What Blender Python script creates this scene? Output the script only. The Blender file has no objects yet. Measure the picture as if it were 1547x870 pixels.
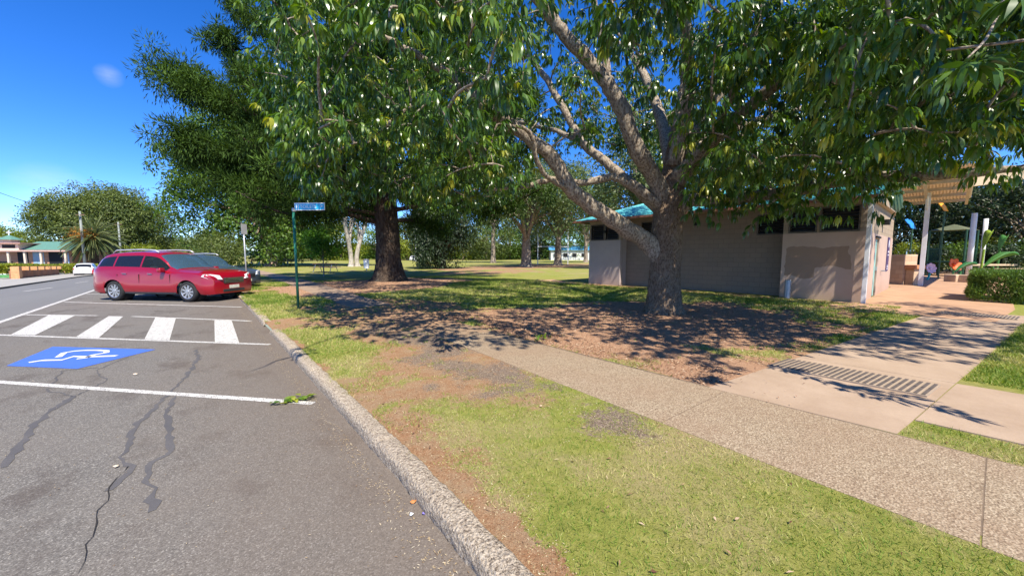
import bpy, bmesh, math, random
import numpy as np
from mathutils import Vector, Matrix

# ------------------------------------------------------------------ camera, sky, sun, exposure
scene = bpy.context.scene
COL = scene.collection
F_PX, PITCH, YAW, EYE = 560.0, math.atan(49/560.0), math.radians(40.3), 1.6
cd = bpy.data.cameras.new('camera'); cam = bpy.data.objects.new('camera', cd); COL.objects.link(cam)
cam.location = (0, 0, EYE)
cam.rotation_euler = (math.radians(90) - PITCH, 0, -YAW)
cd.sensor_width = 36; cd.lens = 36*F_PX/1547.0; cd.clip_start = .05; cd.clip_end = 6000
scene.camera = cam
SUN_TRAVEL = Vector((.22, .68, -1.0)).normalized()          # the way the light travels
SUN_ELEV = math.asin(-SUN_TRAVEL.z)
world = bpy.data.worlds.new('World'); scene.world = world; world.use_nodes = True
nt = world.node_tree; nt.nodes.clear()
sky = nt.nodes.new('ShaderNodeTexSky'); sky.sky_type = 'NISHITA'; sky.sun_disc = False
sky.sun_elevation = SUN_ELEV; sky.sun_rotation = math.atan2(-SUN_TRAVEL.x, -SUN_TRAVEL.y)
sky.altitude = 1500; sky.air_density = .75; sky.dust_density = 0.0; sky.ozone_density = 4.0
hs = nt.nodes.new('ShaderNodeHueSaturation'); hs.inputs['Saturation'].default_value = 1.3; hs.inputs['Value'].default_value = 1.12
hs.inputs['Hue'].default_value = .512
bg = nt.nodes.new('ShaderNodeBackground'); bg.inputs['Strength'].default_value = .15
wo = nt.nodes.new('ShaderNodeOutputWorld')
nt.links.new(sky.outputs[0], hs.inputs['Color']); 
# a few thin wisps of cloud low in the west
def _wn(t, **k):
    n = nt.nodes.new('ShaderNode'+t)
    for a_, v_ in k.items(): setattr(n, a_, v_)
    return n
def _dirn(px, py):
    dx, dy = (px-773.5)/F_PX, (435-py)/F_PX; y = math.cos(PITCH)+dy*math.sin(PITCH); z = -math.sin(PITCH)+dy*math.cos(PITCH)
    return Vector((dx*math.cos(YAW)+y*math.sin(YAW), -dx*math.sin(YAW)+y*math.cos(YAW), z)).normalized()
tcw = _wn('TexCoord'); mp = _wn('Mapping'); mp.inputs['Scale'].default_value = (2, 2, 7); nt.links.new(tcw.outputs['Generated'], mp.inputs['Vector'])
nz = _wn('TexNoise'); nz.inputs['Scale'].default_value = 9; nz.inputs['Detail'].default_value = 6; nz.inputs['Roughness'].default_value = .6; nt.links.new(mp.outputs[0], nz.inputs['Vector'])
acc = None
for px_, py_, rad_ in ((165, 115, .022), (75, 288, .055), (262, 290, .028)):
    dp = _wn('VectorMath', operation='DISTANCE'); nt.links.new(tcw.outputs['Generated'], dp.inputs[0]); dp.inputs[1].default_value = _dirn(px_, py_)
    m1 = _wn('Math', operation='DIVIDE'); nt.links.new(dp.outputs['Value'], m1.inputs[0]); m1.inputs[1].default_value = rad_
    m2 = _wn('Math', operation='SUBTRACT', use_clamp=True); m2.inputs[0].default_value = 1; nt.links.new(m1.outputs[0], m2.inputs[1])
    if acc is None: acc = m2.outputs[0]
    else:
        ad = _wn('Math', operation='ADD'); nt.links.new(acc, ad.inputs[0]); nt.links.new(m2.outputs[0], ad.inputs[1]); acc = ad.outputs[0]
mlt = _wn('Math', operation='MULTIPLY'); nt.links.new(acc, mlt.inputs[0]); nt.links.new(nz.outputs['Fac'], mlt.inputs[1])
crw = _wn('ValToRGB'); crw.color_ramp.elements[0].position = .05; crw.color_ramp.elements[1].position = .55; crw.color_ramp.elements[1].color = (.18, .18, .18, 1); nt.links.new(mlt.outputs[0], crw.inputs[0])
mxw = _wn('Mix', data_type='RGBA'); nt.links.new(crw.outputs[0], mxw.inputs[0]); nt.links.new(hs.outputs[0], mxw.inputs[6]); mxw.inputs[7].default_value = (5.2, 5.2, 5.6, 1)
nt.links.new(mxw.outputs[2], bg.inputs['Color']); nt.links.new(bg.outputs[0], wo.inputs[0])
sd = bpy.data.lights.new('sun', 'SUN'); sd.energy = 4.9; sd.angle = math.radians(.5); sd.color = (1.0, .93, .79)
so = bpy.data.objects.new('sun', sd); COL.objects.link(so); so.location = (-20, -60, 90)
so.rotation_euler = (-SUN_TRAVEL).to_track_quat('Z', 'Y').to_euler()
vs = scene.view_settings
vs.view_transform = 'Standard'; vs.look = 'None'; vs.gamma = 1; vs.use_curve_mapping = False; vs.exposure = .82
scene.cycles.max_bounces = 6; scene.cycles.transparent_max_bounces = 12
scene.cycles.diffuse_bounces = 3; scene.cycles.glossy_bounces = 3

# ------------------------------------------------------------------ geometry of the place
def hslope(X, Y):
    X = np.asarray(X, float); Y = np.asarray(Y, float)
    return -.02*np.clip(Y-26, 0, 80)*np.clip((6-X)/6, 0, 1)
LAWN = .1
def gz(X, Y, o=LAWN): return float(hslope(X, Y)) + o
CY, SY = math.cos(YAW), math.sin(YAW)
CP, SP = math.cos(PITCH), math.sin(PITCH)
def C(px, py, depth):
    """world point seen at photo pixel (px, py) at a chosen distance along the view"""
    u = (px-773.5)/F_PX*depth; v = (435-py)/F_PX*depth
    y = depth*CP + v*SP; z = -depth*SP + v*CP
    return Vector((u*CY+y*SY, -u*SY+y*CY, EYE+z))
def ground(px, depth, o=LAWN):
    p = C(px, 386, depth); return Vector((p.x, p.y, gz(p.x, p.y, o)))
def project(P):
    P = np.asarray(P, float); X, Y, Z = P[..., 0], P[..., 1], P[..., 2]-EYE
    x = X*CY-Y*SY; y = X*SY+Y*CY
    dd = y*CP-Z*SP; u = y*SP+Z*CP
    dd2 = np.where(np.abs(dd) < 1e-6, 1e-6, dd)
    return 773.5+F_PX*x/dd2, 435-F_PX*u/dd2, dd

def _hash(ix, iy, iz, seed):
    n = (ix*374761393 + iy*668265263 + iz*2147483647 + seed*1274126177) & 0xFFFFFFFF
    n = ((n ^ (n >> 13))*1274126177) & 0xFFFFFFFF
    n = (n ^ (n >> 16)) & 0xFFFFFFFF
    return n/4294967295.0
def vnoise(x, y, z=0, seed=0):
    x, y, z = np.broadcast_arrays(np.asarray(x, float), np.asarray(y, float), np.asarray(z, float))
    ix, iy, iz = np.floor(x).astype(np.int64), np.floor(y).astype(np.int64), np.floor(z).astype(np.int64)
    fx, fy, fz = x-ix, y-iy, z-iz
    fx = fx*fx*(3-2*fx); fy = fy*fy*(3-2*fy); fz = fz*fz*(3-2*fz)
    r = 0
    for dx in (0, 1):
        for dy in (0, 1):
            for dz in (0, 1):
                w = (fx if dx else 1-fx)*(fy if dy else 1-fy)*(fz if dz else 1-fz)
                r = r + w*_hash(ix+dx, iy+dy, iz+dz, seed)
    return r
def fbm(x, y, z=0, seed=0, o=4):
    r = 0; a = .5; s = 0
    for k in range(o):
        r = r + a*vnoise(np.asarray(x)*2**k, np.asarray(y)*2**k, np.asarray(z)*2**k, seed+k*7); s += a; a *= .5
    return r/s

# ------------------------------------------------------------------ object helpers
def tag(o, label=None, cat=None, group=None, kind=None):
    if label: o['label'] = label
    if cat: o['category'] = cat
    if group: o['group'] = group
    if kind: o['kind'] = kind
    return o
def empty(name, loc, label, cat, rz=0, group=None):
    o = bpy.data.objects.new(name, None); COL.objects.link(o); o.location = loc; o.rotation_euler = (0, 0, rz)
    o.empty_display_size = .2
    return tag(o, label, cat, group)
def link(name, me, mat, parent=None, smooth=False):
    if mat is not None:
        for m in (mat if isinstance(mat, (list, tuple)) else [mat]): me.materials.append(m)
    if smooth: me.polygons.foreach_set('use_smooth', np.ones(len(me.polygons), bool))
    o = bpy.data.objects.new(name, me); COL.objects.link(o)
    if parent is not None: o.parent = parent
    return o
def fast_mesh(name, V, loops, sizes, attrs=None):
    me = bpy.data.meshes.new(name)
    V = np.ascontiguousarray(V, dtype=np.float32); loops = np.ascontiguousarray(loops, dtype=np.int32); sizes = np.ascontiguousarray(sizes, dtype=np.int32)
    me.vertices.add(len(V)); me.vertices.foreach_set('co', V.ravel())
    me.loops.add(len(loops)); me.loops.foreach_set('vertex_index', loops)
    me.polygons.add(len(sizes))
    st = np.zeros(len(sizes), np.int32); st[1:] = np.cumsum(sizes)[:-1]
    me.polygons.foreach_set('loop_start', st); me.polygons.foreach_set('loop_total', sizes)
    for k, v in (attrs or {}).items():
        a = me.attributes.new(k, 'FLOAT', 'POINT'); a.data.foreach_set('value', np.ascontiguousarray(v, dtype=np.float32))
    me.update(calc_edges=True); me.validate()
    return me
def grid_mesh(name, XS, YS, zf, attrs=None, keep=None):
    XX, YY = np.meshgrid(XS, YS, indexing='ij')
    V = np.stack([XX, YY, zf(XX, YY)], -1).reshape(-1, 3)
    nx, ny = len(XS), len(YS)
    i, j = np.meshgrid(np.arange(nx-1), np.arange(ny-1), indexing='ij')
    a = (i*ny+j).ravel()
    Q = np.stack([a, a+ny, a+ny+1, a+1], -1)
    if keep is not None:
        cx = (XX[:-1, :-1]+XX[1:, 1:])/2; cy = (YY[:-1, :-1]+YY[1:, 1:])/2
        Q = Q[keep(cx, cy).ravel()]
    at = {k: f(XX, YY).ravel() for k, f in (attrs or {}).items()}
    return fast_mesh(name, V, Q.ravel(), np.full(len(Q), 4), at)
class MB:
    """collects shapes, built as one mesh"""
    def __init__(s): s.v = []; s.f = []
    def add(s, vs_, fs_):
        n = len(s.v); s.v += [tuple(v) for v in vs_]; s.f += [tuple(i+n for i in f) for f in fs_]; return s
    def box(s, lo, hi, M=None):
        (x0, y0, z0), (x1, y1, z1) = lo, hi
        v = [Vector(p) for p in ((x0,y0,z0),(x1,y0,z0),(x1,y1,z0),(x0,y1,z0),(x0,y0,z1),(x1,y0,z1),(x1,y1,z1),(x0,y1,z1))]
        if M is not None: v = [M @ p for p in v]
        return s.add(v, [(0,3,2,1),(4,5,6,7),(0,1,5,4),(1,2,6,5),(2,3,7,6),(3,0,4,7)])
    def tube(s, pts, rad, n=8, cap=True):
        pts = [Vector(p) for p in pts]
        if not hasattr(rad, '__len__'): rad = [rad]*len(pts)
        vs_ = []; T0 = None; U = None
        for i, p in enumerate(pts):
            T = (pts[min(i+1, len(pts)-1)]-pts[max(i-1, 0)]).normalized()
            if U is None:
                U = T.orthogonal().normalized()
            else:
                U = (U - T*U.dot(T)); U = U.normalized() if U.length > 1e-6 else T.orthogonal().normalized()
            W = T.cross(U)
            for k in range(n):
                a = 2*math.pi*k/n; vs_.append(p+(U*math.cos(a)+W*math.sin(a))*rad[i])
        fs_ = []
        for i in range(len(pts)-1):
            for k in range(n):
                fs_.append((i*n+k, i*n+(k+1) % n, (i+1)*n+(k+1) % n, (i+1)*n+k))
        if cap: fs_ += [tuple(reversed(range(n))), tuple((len(pts)-1)*n+k for k in range(n))]
        return s.add(vs_, fs_)
    def lathe(s, prof, n=24, M=None, cap=False):
        """prof: (radius, height) pairs round the z axis"""
        vs_ = [Vector((r*math.cos(2*math.pi*k/n), r*math.sin(2*math.pi*k/n), z)) for r, z in prof for k in range(n)]
        if M is not None: vs_ = [M @ v for v in vs_]
        fs_ = [(i*n+k, i*n+(k+1) % n, (i+1)*n+(k+1) % n, (i+1)*n+k) for i in range(len(prof)-1) for k in range(n)]
        if cap: fs_ += [tuple(reversed(range(n))), tuple((len(prof)-1)*n+k for k in range(n))]
        return s.add(vs_, fs_)
    def prism(s, poly, d, M=None):
        """flat outline in xy thickened by d in z"""
        n = len(poly); v = [Vector((x, y, 0)) for x, y in poly]+[Vector((x, y, d)) for x, y in poly]
        if M is not None: v = [M @ p for p in v]
        return s.add(v, [tuple(reversed(range(n))), tuple(range(n, 2*n))]+[(i, (i+1) % n, n+(i+1) % n, n+i) for i in range(n)])
    def build(s, name, mat, parent=None, smooth=False, bevel=0):
        me = bpy.data.meshes.new(name); me.from_pydata(s.v, [], s.f); me.update()
        if bevel:
            bm = bmesh.new(); bm.from_mesh(me)
            bmesh.ops.bevel(bm, geom=[e for e in bm.edges if len(e.link_faces) == 2 and e.calc_face_angle(0) > .5], offset=bevel, segments=2, affect='EDGES', profile=.6)
            bm.to_mesh(me); bm.free()
        return link(name, me, mat, parent, smooth)
def copy_tree(o, parent=None):
    c = o.copy(); COL.objects.link(c); c.parent = parent
    for ch in list(o.children): copy_tree(ch, c)
    return c

# ------------------------------------------------------------------ materials
def srgb(r, g, b):
    f = lambda c: (c/255/12.92 if c/255 <= .04045 else ((c/255+.055)/1.055)**2.4)
    return (f(r), f(g), f(b))
class NT:
    def __init__(s, name):
        s.m = bpy.data.materials.new(name); s.m.use_nodes = True; s.t = s.m.node_tree; s.t.nodes.clear()
        s.out = s.n('OutputMaterial'); s.b = s.n('BsdfPrincipled'); s.l(s.b.outputs[0], s.out.inputs[0])
        s.pos = s.n('NewGeometry').outputs['Position']
    def n(s, t): return s.t.nodes.new('ShaderNode'+t)
    def l(s, a, b): s.t.links.new(a, b)
    def noise(s, scale, detail=4, rough=.6, vec=None, dist=0):
        n = s.n('TexNoise'); n.inputs['Scale'].default_value = scale; n.inputs['Detail'].default_value = detail
        n.inputs['Roughness'].default_value = rough; n.inputs['Distortion'].default_value = dist
        s.l(vec if vec is not None else s.pos, n.inputs['Vector']); return n.outputs['Fac']
    def vor(s, scale, out='Distance', vec=None, feature='F1'):
        n = s.n('TexVoronoi'); n.feature = feature; n.inputs['Scale'].default_value = scale
        s.l(vec if vec is not None else s.pos, n.inputs['Vector']); return n.outputs[out]
    def ramp(s, fac, stops, interp='LINEAR'):
        r = s.n('ValToRGB'); r.color_ramp.interpolation = interp
        els = r.color_ramp.elements
        while len(els) < len(stops): els.new(.5)
        for e, (p, c) in zip(els, stops):
            e.position = p; e.color = (c[0], c[1], c[2], 1) if hasattr(c, '__len__') else (c, c, c, 1)
        s.l(fac, r.inputs[0]); return r.outputs[0]
    def mix(s, fac, a, b, mode='MIX'):
        n = s.n('Mix'); n.data_type = 'RGBA'; n.blend_type = mode
        for inp, v in ((n.inputs[0], fac), (n.inputs[6], a), (n.inputs[7], b)):
            if hasattr(v, 'is_linked') or isinstance(v, bpy.types.NodeSocket): s.l(v, inp)
            elif hasattr(v, '__len__'): inp.default_value = (*v[:3], 1)
            else: inp.default_value = v
        return n.outputs[2]
    def math(s, op, a, b=None, c=None, clamp=False):
        n = s.n('Math'); n.operation = op; n.use_clamp = clamp
        for inp, v in zip(n.inputs, (a, b, c)):
            if v is None: continue
            if isinstance(v, bpy.types.NodeSocket): s.l(v, inp)
            else: inp.default_value = v
        return n.outputs[0]
    def attr(s, name):
        n = s.n('Attribute'); n.attribute_name = name; return n.outputs['Fac']
    def scaled(s, sx, sy, sz, vec=None):
        n = s.n('Mapping'); n.inputs['Scale'].default_value = (sx, sy, sz); s.l(vec or s.pos, n.inputs['Vector']); return n.outputs[0]
    def bump(s, h, strength=.5, dist=.02):
        n = s.n('Bump'); n.inputs['Strength'].default_value = strength; n.inputs['Distance'].default_value = dist
        s.l(h, n.inputs['Height']); s.l(n.outputs[0], s.b.inputs['Normal']); return n
    def base(s, c, rough=.8, spec=None, metal=None):
        if isinstance(c, bpy.types.NodeSocket): s.l(c, s.b.inputs['Base Color'])
        else: s.b.inputs['Base Color'].default_value = (*c, 1)
        if isinstance(rough, bpy.types.NodeSocket): s.l(rough, s.b.inputs['Roughness'])
        else: s.b.inputs['Roughness'].default_value = rough
        if spec is not None: s.b.inputs['Specular IOR Level'].default_value = spec
        if metal is not None: s.b.inputs['Metallic'].default_value = metal
        return s.m
def simple(name, col, rough=.6, var=.25, scale=8, bump=0, spec=.4, metal=0, dirt=None):
    m = NT(name)
    lo = tuple(c*(1-var) for c in col); hi = tuple(min(1, c*(1+var)) for c in col)
    c = m.ramp(m.noise(scale, 5, .65), [(.3, lo), (.7, hi)])
    if dirt: c = m.mix(m.ramp(m.noise(scale*.4, 6, .7), [(.5, 0), (.72, .7)]), c, dirt)
    m.base(c, rough, spec, metal)
    if bump: m.bump(m.noise(scale*6, 4), bump, .01)
    return m.m
def leaf_mat(name, cols, rough=.45, trans=.3, spec=.5, tcol=None):
    m = NT(name)
    n = len(cols)
    c = m.ramp(m.attr('rnd'), [(i/(n-1)*.94+.03, cols[i]) for i in range(n)])
    m.base(c, rough, spec)
    tr = m.n('BsdfTranslucent'); hsv = m.n('HueSaturation'); hsv.inputs['Saturation'].default_value = 1.15; hsv.inputs['Value'].default_value = 1.8
    hsv.inputs['Hue'].default_value = .485
    m.l(c, hsv.inputs['Color']); m.l(hsv.outputs[0], tr.inputs[0])
    mx = m.n('MixShader'); mx.inputs[0].default_value = trans
    m.l(m.b.outputs[0], mx.inputs[1]); m.l(tr.outputs[0], mx.inputs[2]); m.l(mx.outputs[0], m.out.inputs[0])
    return m.m

# ------------------------------------------------------------------ foliage
LANCE = (np.array([(0,0,0),(-.5,.33,.05),(.5,.33,.05),(-.4,.68,-.02),(.4,.68,-.02),(0,1,-.2)], float), [(0,2,1),(1,2,4,3),(3,4,5)])
DIAM = (np.array([(0,0,0),(.5,.45,.1),(0,1,-.05),(-.5,.45,.1)], float), [(0,1,2,3)])
BLADE = (np.array([(-.5,0,0),(.5,0,0),(0,1,0)], float), [(0,1,2)])
def unit(a): return a/np.maximum(np.linalg.norm(a, axis=-1, keepdims=True), 1e-9)
def leaves(name, O, D, N, L, W, rnd, mat, parent=None, tmpl=LANCE, smooth=False):
    T, F = tmpl; D = unit(D); S = unit(np.cross(D, N)); N = np.cross(S, D); n = len(O); k = len(T)
    L = np.broadcast_to(L, (n,)); W = np.broadcast_to(W, (n,))
    V = (O[:, None] + S[:, None]*(T[None, :, 0:1]*W[:, None, None]) + D[:, None]*(T[None, :, 1:2]*L[:, None, None]) + N[:, None]*(T[None, :, 2:3]*L[:, None, None]))
    tl = np.concatenate([np.array(f) for f in F]); ts = np.array([len(f) for f in F])
    loops = (np.arange(n)[:, None]*k + tl[None]).ravel(); sizes = np.tile(ts, n)
    me = fast_mesh(name, V.reshape(-1, 3), loops, sizes, {'rnd': np.repeat(rnd, k)})
    return link(name, me, mat, parent, smooth)
def rdir(rng, n, zb=0.0):
    v = rng.normal(size=(n, 3)); v[:, 2] += zb; return unit(v)
# ------------------------------------------------------------------ surface materials
def asphalt(name, k=1.0):
    m = NT(name)
    fine = m.vor(135, 'Color'); sep = m.n('SeparateColor'); m.l(fine, sep.inputs[0])
    c = m.ramp(sep.outputs[0], [(0, (.085*k, .079*k, .072*k)), (.55, (.14*k, .13*k, .119*k)), (.9, (.20*k, .186*k, .168*k)), (1, (.33*k, .31*k, .28*k))])
    c = m.mix(m.ramp(m.noise(.55, 6, .65), [(.35, 0), (.7, .55)]), c, (.17*k, .15*k, .13*k))
    c = m.mix(m.ramp(m.noise(1.7, 5, .65, vec=m.scaled(1, .55, 1)), [(.53, 0), (.66, .6)]), c, (.075, .06, .052))
    sx = m.n('SeparateXYZ'); m.l(m.pos, sx.inputs[0])
    # reddish dust gathers against the kerb
    d = m.math('MULTIPLY_ADD', m.noise(3, 4), .9, sx.outputs[0])
    c = m.mix(m.ramp(m.math('MULTIPLY', m.math('SUBTRACT', d, -.2), .62, clamp=True), [(0, 0), (1, .62)]), c, m.ramp(fine, [(0, (.10, .075, .058)), (1, (.20, .155, .118))]))
    m.base(c, .88, .25); m.bump(m.vor(120), .35, .006)
    return m.m
M_ASPHALT = asphalt('asphalt', 1.0)
def road_mat():
    m = NT('main_road_asphalt')
    c = m.ramp(m.noise(60, 4, .7), [(.3, (.13, .13, .13)), (.7, (.21, .205, .2))])
    c = m.mix(m.ramp(m.noise(.25, 5, .6, vec=m.scaled(3, .3, 1)), [(.4, 0), (.7, .5)]), c, (.13, .13, .13))
    return m.base(c, .85, .3)
M_ROAD = road_mat()
def lawn_mat():
    m = NT('lawn_turf')
    g = m.ramp(m.noise(9, 6, .75), [(.3, (.11, .14, .02)), (.5, (.22, .23, .04)), (.7, (.38, .34, .11))])
    g = m.mix(m.ramp(m.noise(120, 3, .8), [(.3, .0), (.7, .6)]), g, (.30, .28, .10))
    g = m.mix(m.ramp(m.noise(.35, 5, .6), [(.42, 0), (.68, .5)]), g, (.20, .25, .04))
    dry = m.ramp(m.noise(70, 4, .8), [(.3, (.22, .17, .08)), (.7, (.42, .36, .17))])
    dirt = m.mix(m.ramp(m.noise(4, 5, .8), [(.4, 0), (.65, .7)]), m.ramp(m.noise(60, 6, .9), [(.3, (.15, .07, .032)), (.5, (.31, .165, .085)), (.68, (.52, .36, .22))]), m.ramp(m.noise(90, 5, .9), [(.35, (.22, .15, .09)), (.65, (.46, .36, .23))]))
    grav = m.ramp(m.vor(110, 'Color'), [(.2, (.12, .09, .07)), (.6, (.22, .165, .125)), (.95, (.40, .31, .23))])
    mul = m.ramp(m.noise(55, 5, .85, dist=.6), [(.3, (.17, .085, .045)), (.48, (.36, .205, .125)), (.68, (.54, .36, .24))])
    jit = m.math('ADD', m.math('MULTIPLY', m.noise(7, 6, .8), .55), m.math('MULTIPLY', m.noise(34, 4, .85), .45))
    def msk(a, lo=.42, hi=.58):
        v = m.math('ADD', m.attr(a), m.math('MULTIPLY', m.math('SUBTRACT', jit, .5), 1.9))
        return m.ramp(v, [(lo, 0), (hi, 1)])
    c = m.mix(msk('dry', .3, .8), g, dry)
    c = m.mix(msk('dirt'), c, dirt); c = m.mix(msk('gravel'), c, grav); c = m.mix(msk('mulch', .38, .6), c, mul)
    m.base(c, .95, .1); m.bump(m.noise(90, 4, .8), .8, .02)
    return m.m
M_LAWN = lawn_mat()
def paint(name, col, wear=.62):
    m = NT(name)
    w = m.ramp(m.math('ADD', m.math('MULTIPLY', m.noise(14, 6, .8), .6), m.math('MULTIPLY', m.vor(90), .55)), [(wear, 0), (wear+.1, .85)])
    c = m.mix(m.noise(5, 4), col, tuple(x*.82 for x in col))
    return m.base(m.mix(w, c, (.13, .12, .115)), .7, .3)
M_WHITE = paint('white_road_paint', (.72, .70, .66), .56); M_WHITE_THIN = paint('worn_white_road_paint', (.66, .64, .6), .52)
M_BLUE = paint('blue_road_paint', (.065, .155, .60), .72)
def aggregate():
    m = NT('exposed_aggregate')
    sep = m.n('SeparateColor'); m.l(m.vor(105, 'Color'), sep.inputs[0])
    c = m.ramp(sep.outputs[0], [(0, (.17, .12, .08)), (.35, (.26, .195, .13)), (.7, (.33, .255, .175)), (1, (.44, .36, .26))])
    c = m.mix(m.ramp(m.noise(1.3, 6, .7), [(.35, 0), (.7, .5)]), c, (.26, .17, .11))
    sx = m.n('SeparateXYZ'); m.l(m.pos, sx.inputs[0])
    far = m.math('MULTIPLY', m.math('ADD', m.math('SUBTRACT', sx.outputs[1], 5.6), m.math('MULTIPLY', m.math('SUBTRACT', m.noise(2.2, 5, .7), .5), 5)), .6, clamp=True)
    c = m.mix(far, c, m.ramp(m.noise(40, 5, .8), [(.3, (.19, .10, .055)), (.7, (.40, .26, .16))]))
    m.base(c, .9, .2); m.bump(m.vor(80), .7, .008); return m.m
M_AGG = aggregate()
def conc(name, a, b, sp=50, st=.3):
    m = NT(name)
    c = m.ramp(m.noise(1.7, 7, .65), [(.3, a), (.7, b)])
    c = m.mix(m.ramp(m.noise(sp, 4, .8), [(.35, 0), (.75, st)]), c, tuple(x*.6 for x in a))
    c = m.mix(m.ramp(m.noise(.6, 6, .7), [(.55, 0), (.75, .4)]), c, tuple(x*.72 for x in a))
    m.base(c, .85, .25); m.bump(m.noise(70, 4), .3, .006); return m.m
M_CONC = conc('pink_concrete', (.33, .235, .165), (.43, .32, .235))
M_APRON = conc('red_brown_concrete', (.38, .22, .13), (.50, .31, .19))
M_OLDPATH = conc('old_park_path', (.27, .19, .135), (.37, .27, .195), 30)
M_FARCONC = conc('pale_concrete', (.30, .285, .26), (.42, .40, .36))
def kerb_mat():
    m = NT('kerb_stone')
    pits = m.vor(55); n = m.noise(42, 7, .9)
    c = m.ramp(n, [(.38, (.10, .075, .055)), (.45, (.34, .27, .20)), (.52, (.56, .47, .36)), (.7, (.68, .59, .46))])
    c = m.mix(m.ramp(m.noise(75, 3, .8), [(.38, .95), (.46, 0)]), c, (.10, .075, .055))
    c = m.mix(m.ramp(m.noise(1.2, 5, .7), [(.45, 0), (.7, .45)]), c, (.30, .24, .19))
    m.base(c, .95, .15); m.bump(m.math('ADD', n, pits), .8, .02); return m.m
M_KERB = kerb_mat()
M_TAR = conc('crack_sealing_tar', (.088, .085, .09), (.13, .122, .122), 90, .6)
M_CRACK = simple('open_crack', (.025, .022, .02), .95)

# ------------------------------------------------------------------ lawn masks (where soil, gravel and litter lie)
def sm(d, w=.25): return np.clip(.5-d/(2*w), 0, 1)       # 1 inside (d<0), 0 outside
def ell(X, Y, cx, cy, rx, ry, rot=0):
    c, s = math.cos(rot), math.sin(rot); x = (X-cx)*c+(Y-cy)*s; y = -(X-cx)*s+(Y-cy)*c
    return (np.sqrt((x/rx)**2+(y/ry)**2)-1)*min(rx, ry)
def pathL(Y): return np.interp(Y, [-5, -.3, 3.1, 6.7, 12.8, 34, 55, 120], [2.98, 3.0, 3.17, 3.37, 3.3, 3.9, 4.1, 4.3])
def pathR(Y): return np.interp(Y, [-5, -.3, 3.1, 6.7, 12.8, 24, 44, 120], [4.41, 4.38, 4.34, 4.38, 4.5, 5.0, 5.0, 5.4])
BIG = (9.35, 4.85); CON = (8.75, 21.7)
def m_dirt(X, Y):
    n = fbm(X*1.3, Y*1.3, 0, 3)-.5; n2 = fbm(X*4, Y*4, 0, 5)-.5
    d = sm(X-(1.22+np.clip(.2-np.abs(Y-2.4)*.09, 0, .2)+n*.7), .12)*(Y < 60)*(Y > -3)*.9
    d = np.maximum(d, sm(np.maximum(np.abs(Y-4.0-(X-1.3)*-.55)-.26-n*1.3, X-2.3-n), .3))
    d = np.maximum(d, sm(ell(X, Y, 2.6, 4.2, .85, 1.9, .12)+n*1.5, .4)*.85)
    d = np.maximum(d, sm(ell(X, Y, 1.4, 3.2, .25, .9)+n*1.2, .3)*.8)
    d = np.maximum(d, sm(np.maximum(np.abs(Y-(9.3-(X-1.2)*.3))-.75-n*1.6, X-6.5), .3))
    d = np.maximum(d, sm(ell(X, Y, 2.9, 6.3, .8, 2.8)+n*1.0, .3)*.9)
    d = np.maximum(d, sm(ell(X, Y, 4.2, 10.2, 2.0, 2.8)+n*1.5, .5)*.9)
    d = np.maximum(d, sm(ell(X, Y, 2.4, 12.0, .6, .8)+n*.8, .3)*.75)
    d = np.maximum(d, sm(ell(X, Y, 13.8, 1.6, 2.2, .8)+n*2, .4)*.8)
    d = np.maximum(d, sm(np.abs(X-15.6)-.35+n*.8, .3)*(Y > 4)*(Y < 14))
    for cx, cy, r in ((33, 37, 11), (45, 41.5, 9), (24, 34, 7), (21, 27, 5)):
        d = np.maximum(d, sm(ell(X, Y, cx, cy, r, r*.55)+n*9, 2)*.9)
    return d+n2*.1
def m_gravel(X, Y):
    n = fbm(X*1.6, Y*1.6, 0, 11)-.5
    d = sm(ell(X, Y, 2.75, 3.7, .62, 1.8, .12)+n*1.4, .35)*.62
    d = np.maximum(d, sm(ell(X, Y, 2.75, 1.9, .28, .5, .1)+n*.9, .3)*.62)
    d = np.maximum(d, sm(ell(X, Y, 3.0, 6.0, .7, 2.4)+n*1.0, .3)*.6)
    return d
def m_mulch(X, Y):
    n = fbm(X*.9, Y*.9, 0, 21)-.5
    d = sm(np.maximum(ell(X, Y, 8.2, 4.4, 5.0, 3.2, -.32)+n*2.2, 4.3-X), .45)
    d = np.maximum(d, sm(ell(X, Y, CON[0]-1.6, CON[1]-2.4, 6.2, 4.2, .5)+n*2.5, .5))
    d = np.maximum(d, sm(ell(X, Y, 4.9, 1.9, 1.1, .8)+n, .3)*(X > 4.35))
    return d
def m_dry(X, Y):
    n = fbm(X*.8, Y*.8, 0, 31); n2 = fbm(X*3, Y*3, 0, 33)
    d = np.clip((n*.6+n2*.55-.38)*2.4, 0, 1)
    return np.clip(np.maximum(d, .8*sm(ell(X, Y, 3, 9, 3, 3), 1.5)), 0, 1)*.8
def spaced(a, b, d0, grow, c=0):
    """grid lines dense near c, wider further out"""
    out = [c]; x = c; d = d0
    while x < b: x += d; out.append(min(x, b)); d *= grow if x > c+7 else 1.01
    x = c; d = d0
    while x > a: x -= d; out.insert(0, max(x, a)); d *= grow if x < c-4 else 1.01
    return np.array(sorted(set(out)))
XS = spaced(1.1, 2500, .075, 1.05, 1.1); YS = spaced(-400, 2500, .075, 1.05, 2.0)
def lawn_z(X, Y):
    near = np.exp(-((X-5)**2+(Y-6)**2)/400)
    return hslope(X, Y)+LAWN+(fbm(X*.8, Y*.8, 0, 41)-.5)*.03*near*np.clip((X-1.2)/.6, 0, 1)*(1-.9*((X > pathL(Y)-.15) & (X < pathR(Y)+.3)))-.012*m_dirt(X, Y)*near*(X < pathL(Y)-.2)+.006*((X > pathL(Y)-.2) & (X < pathR(Y)+.2))
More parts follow.
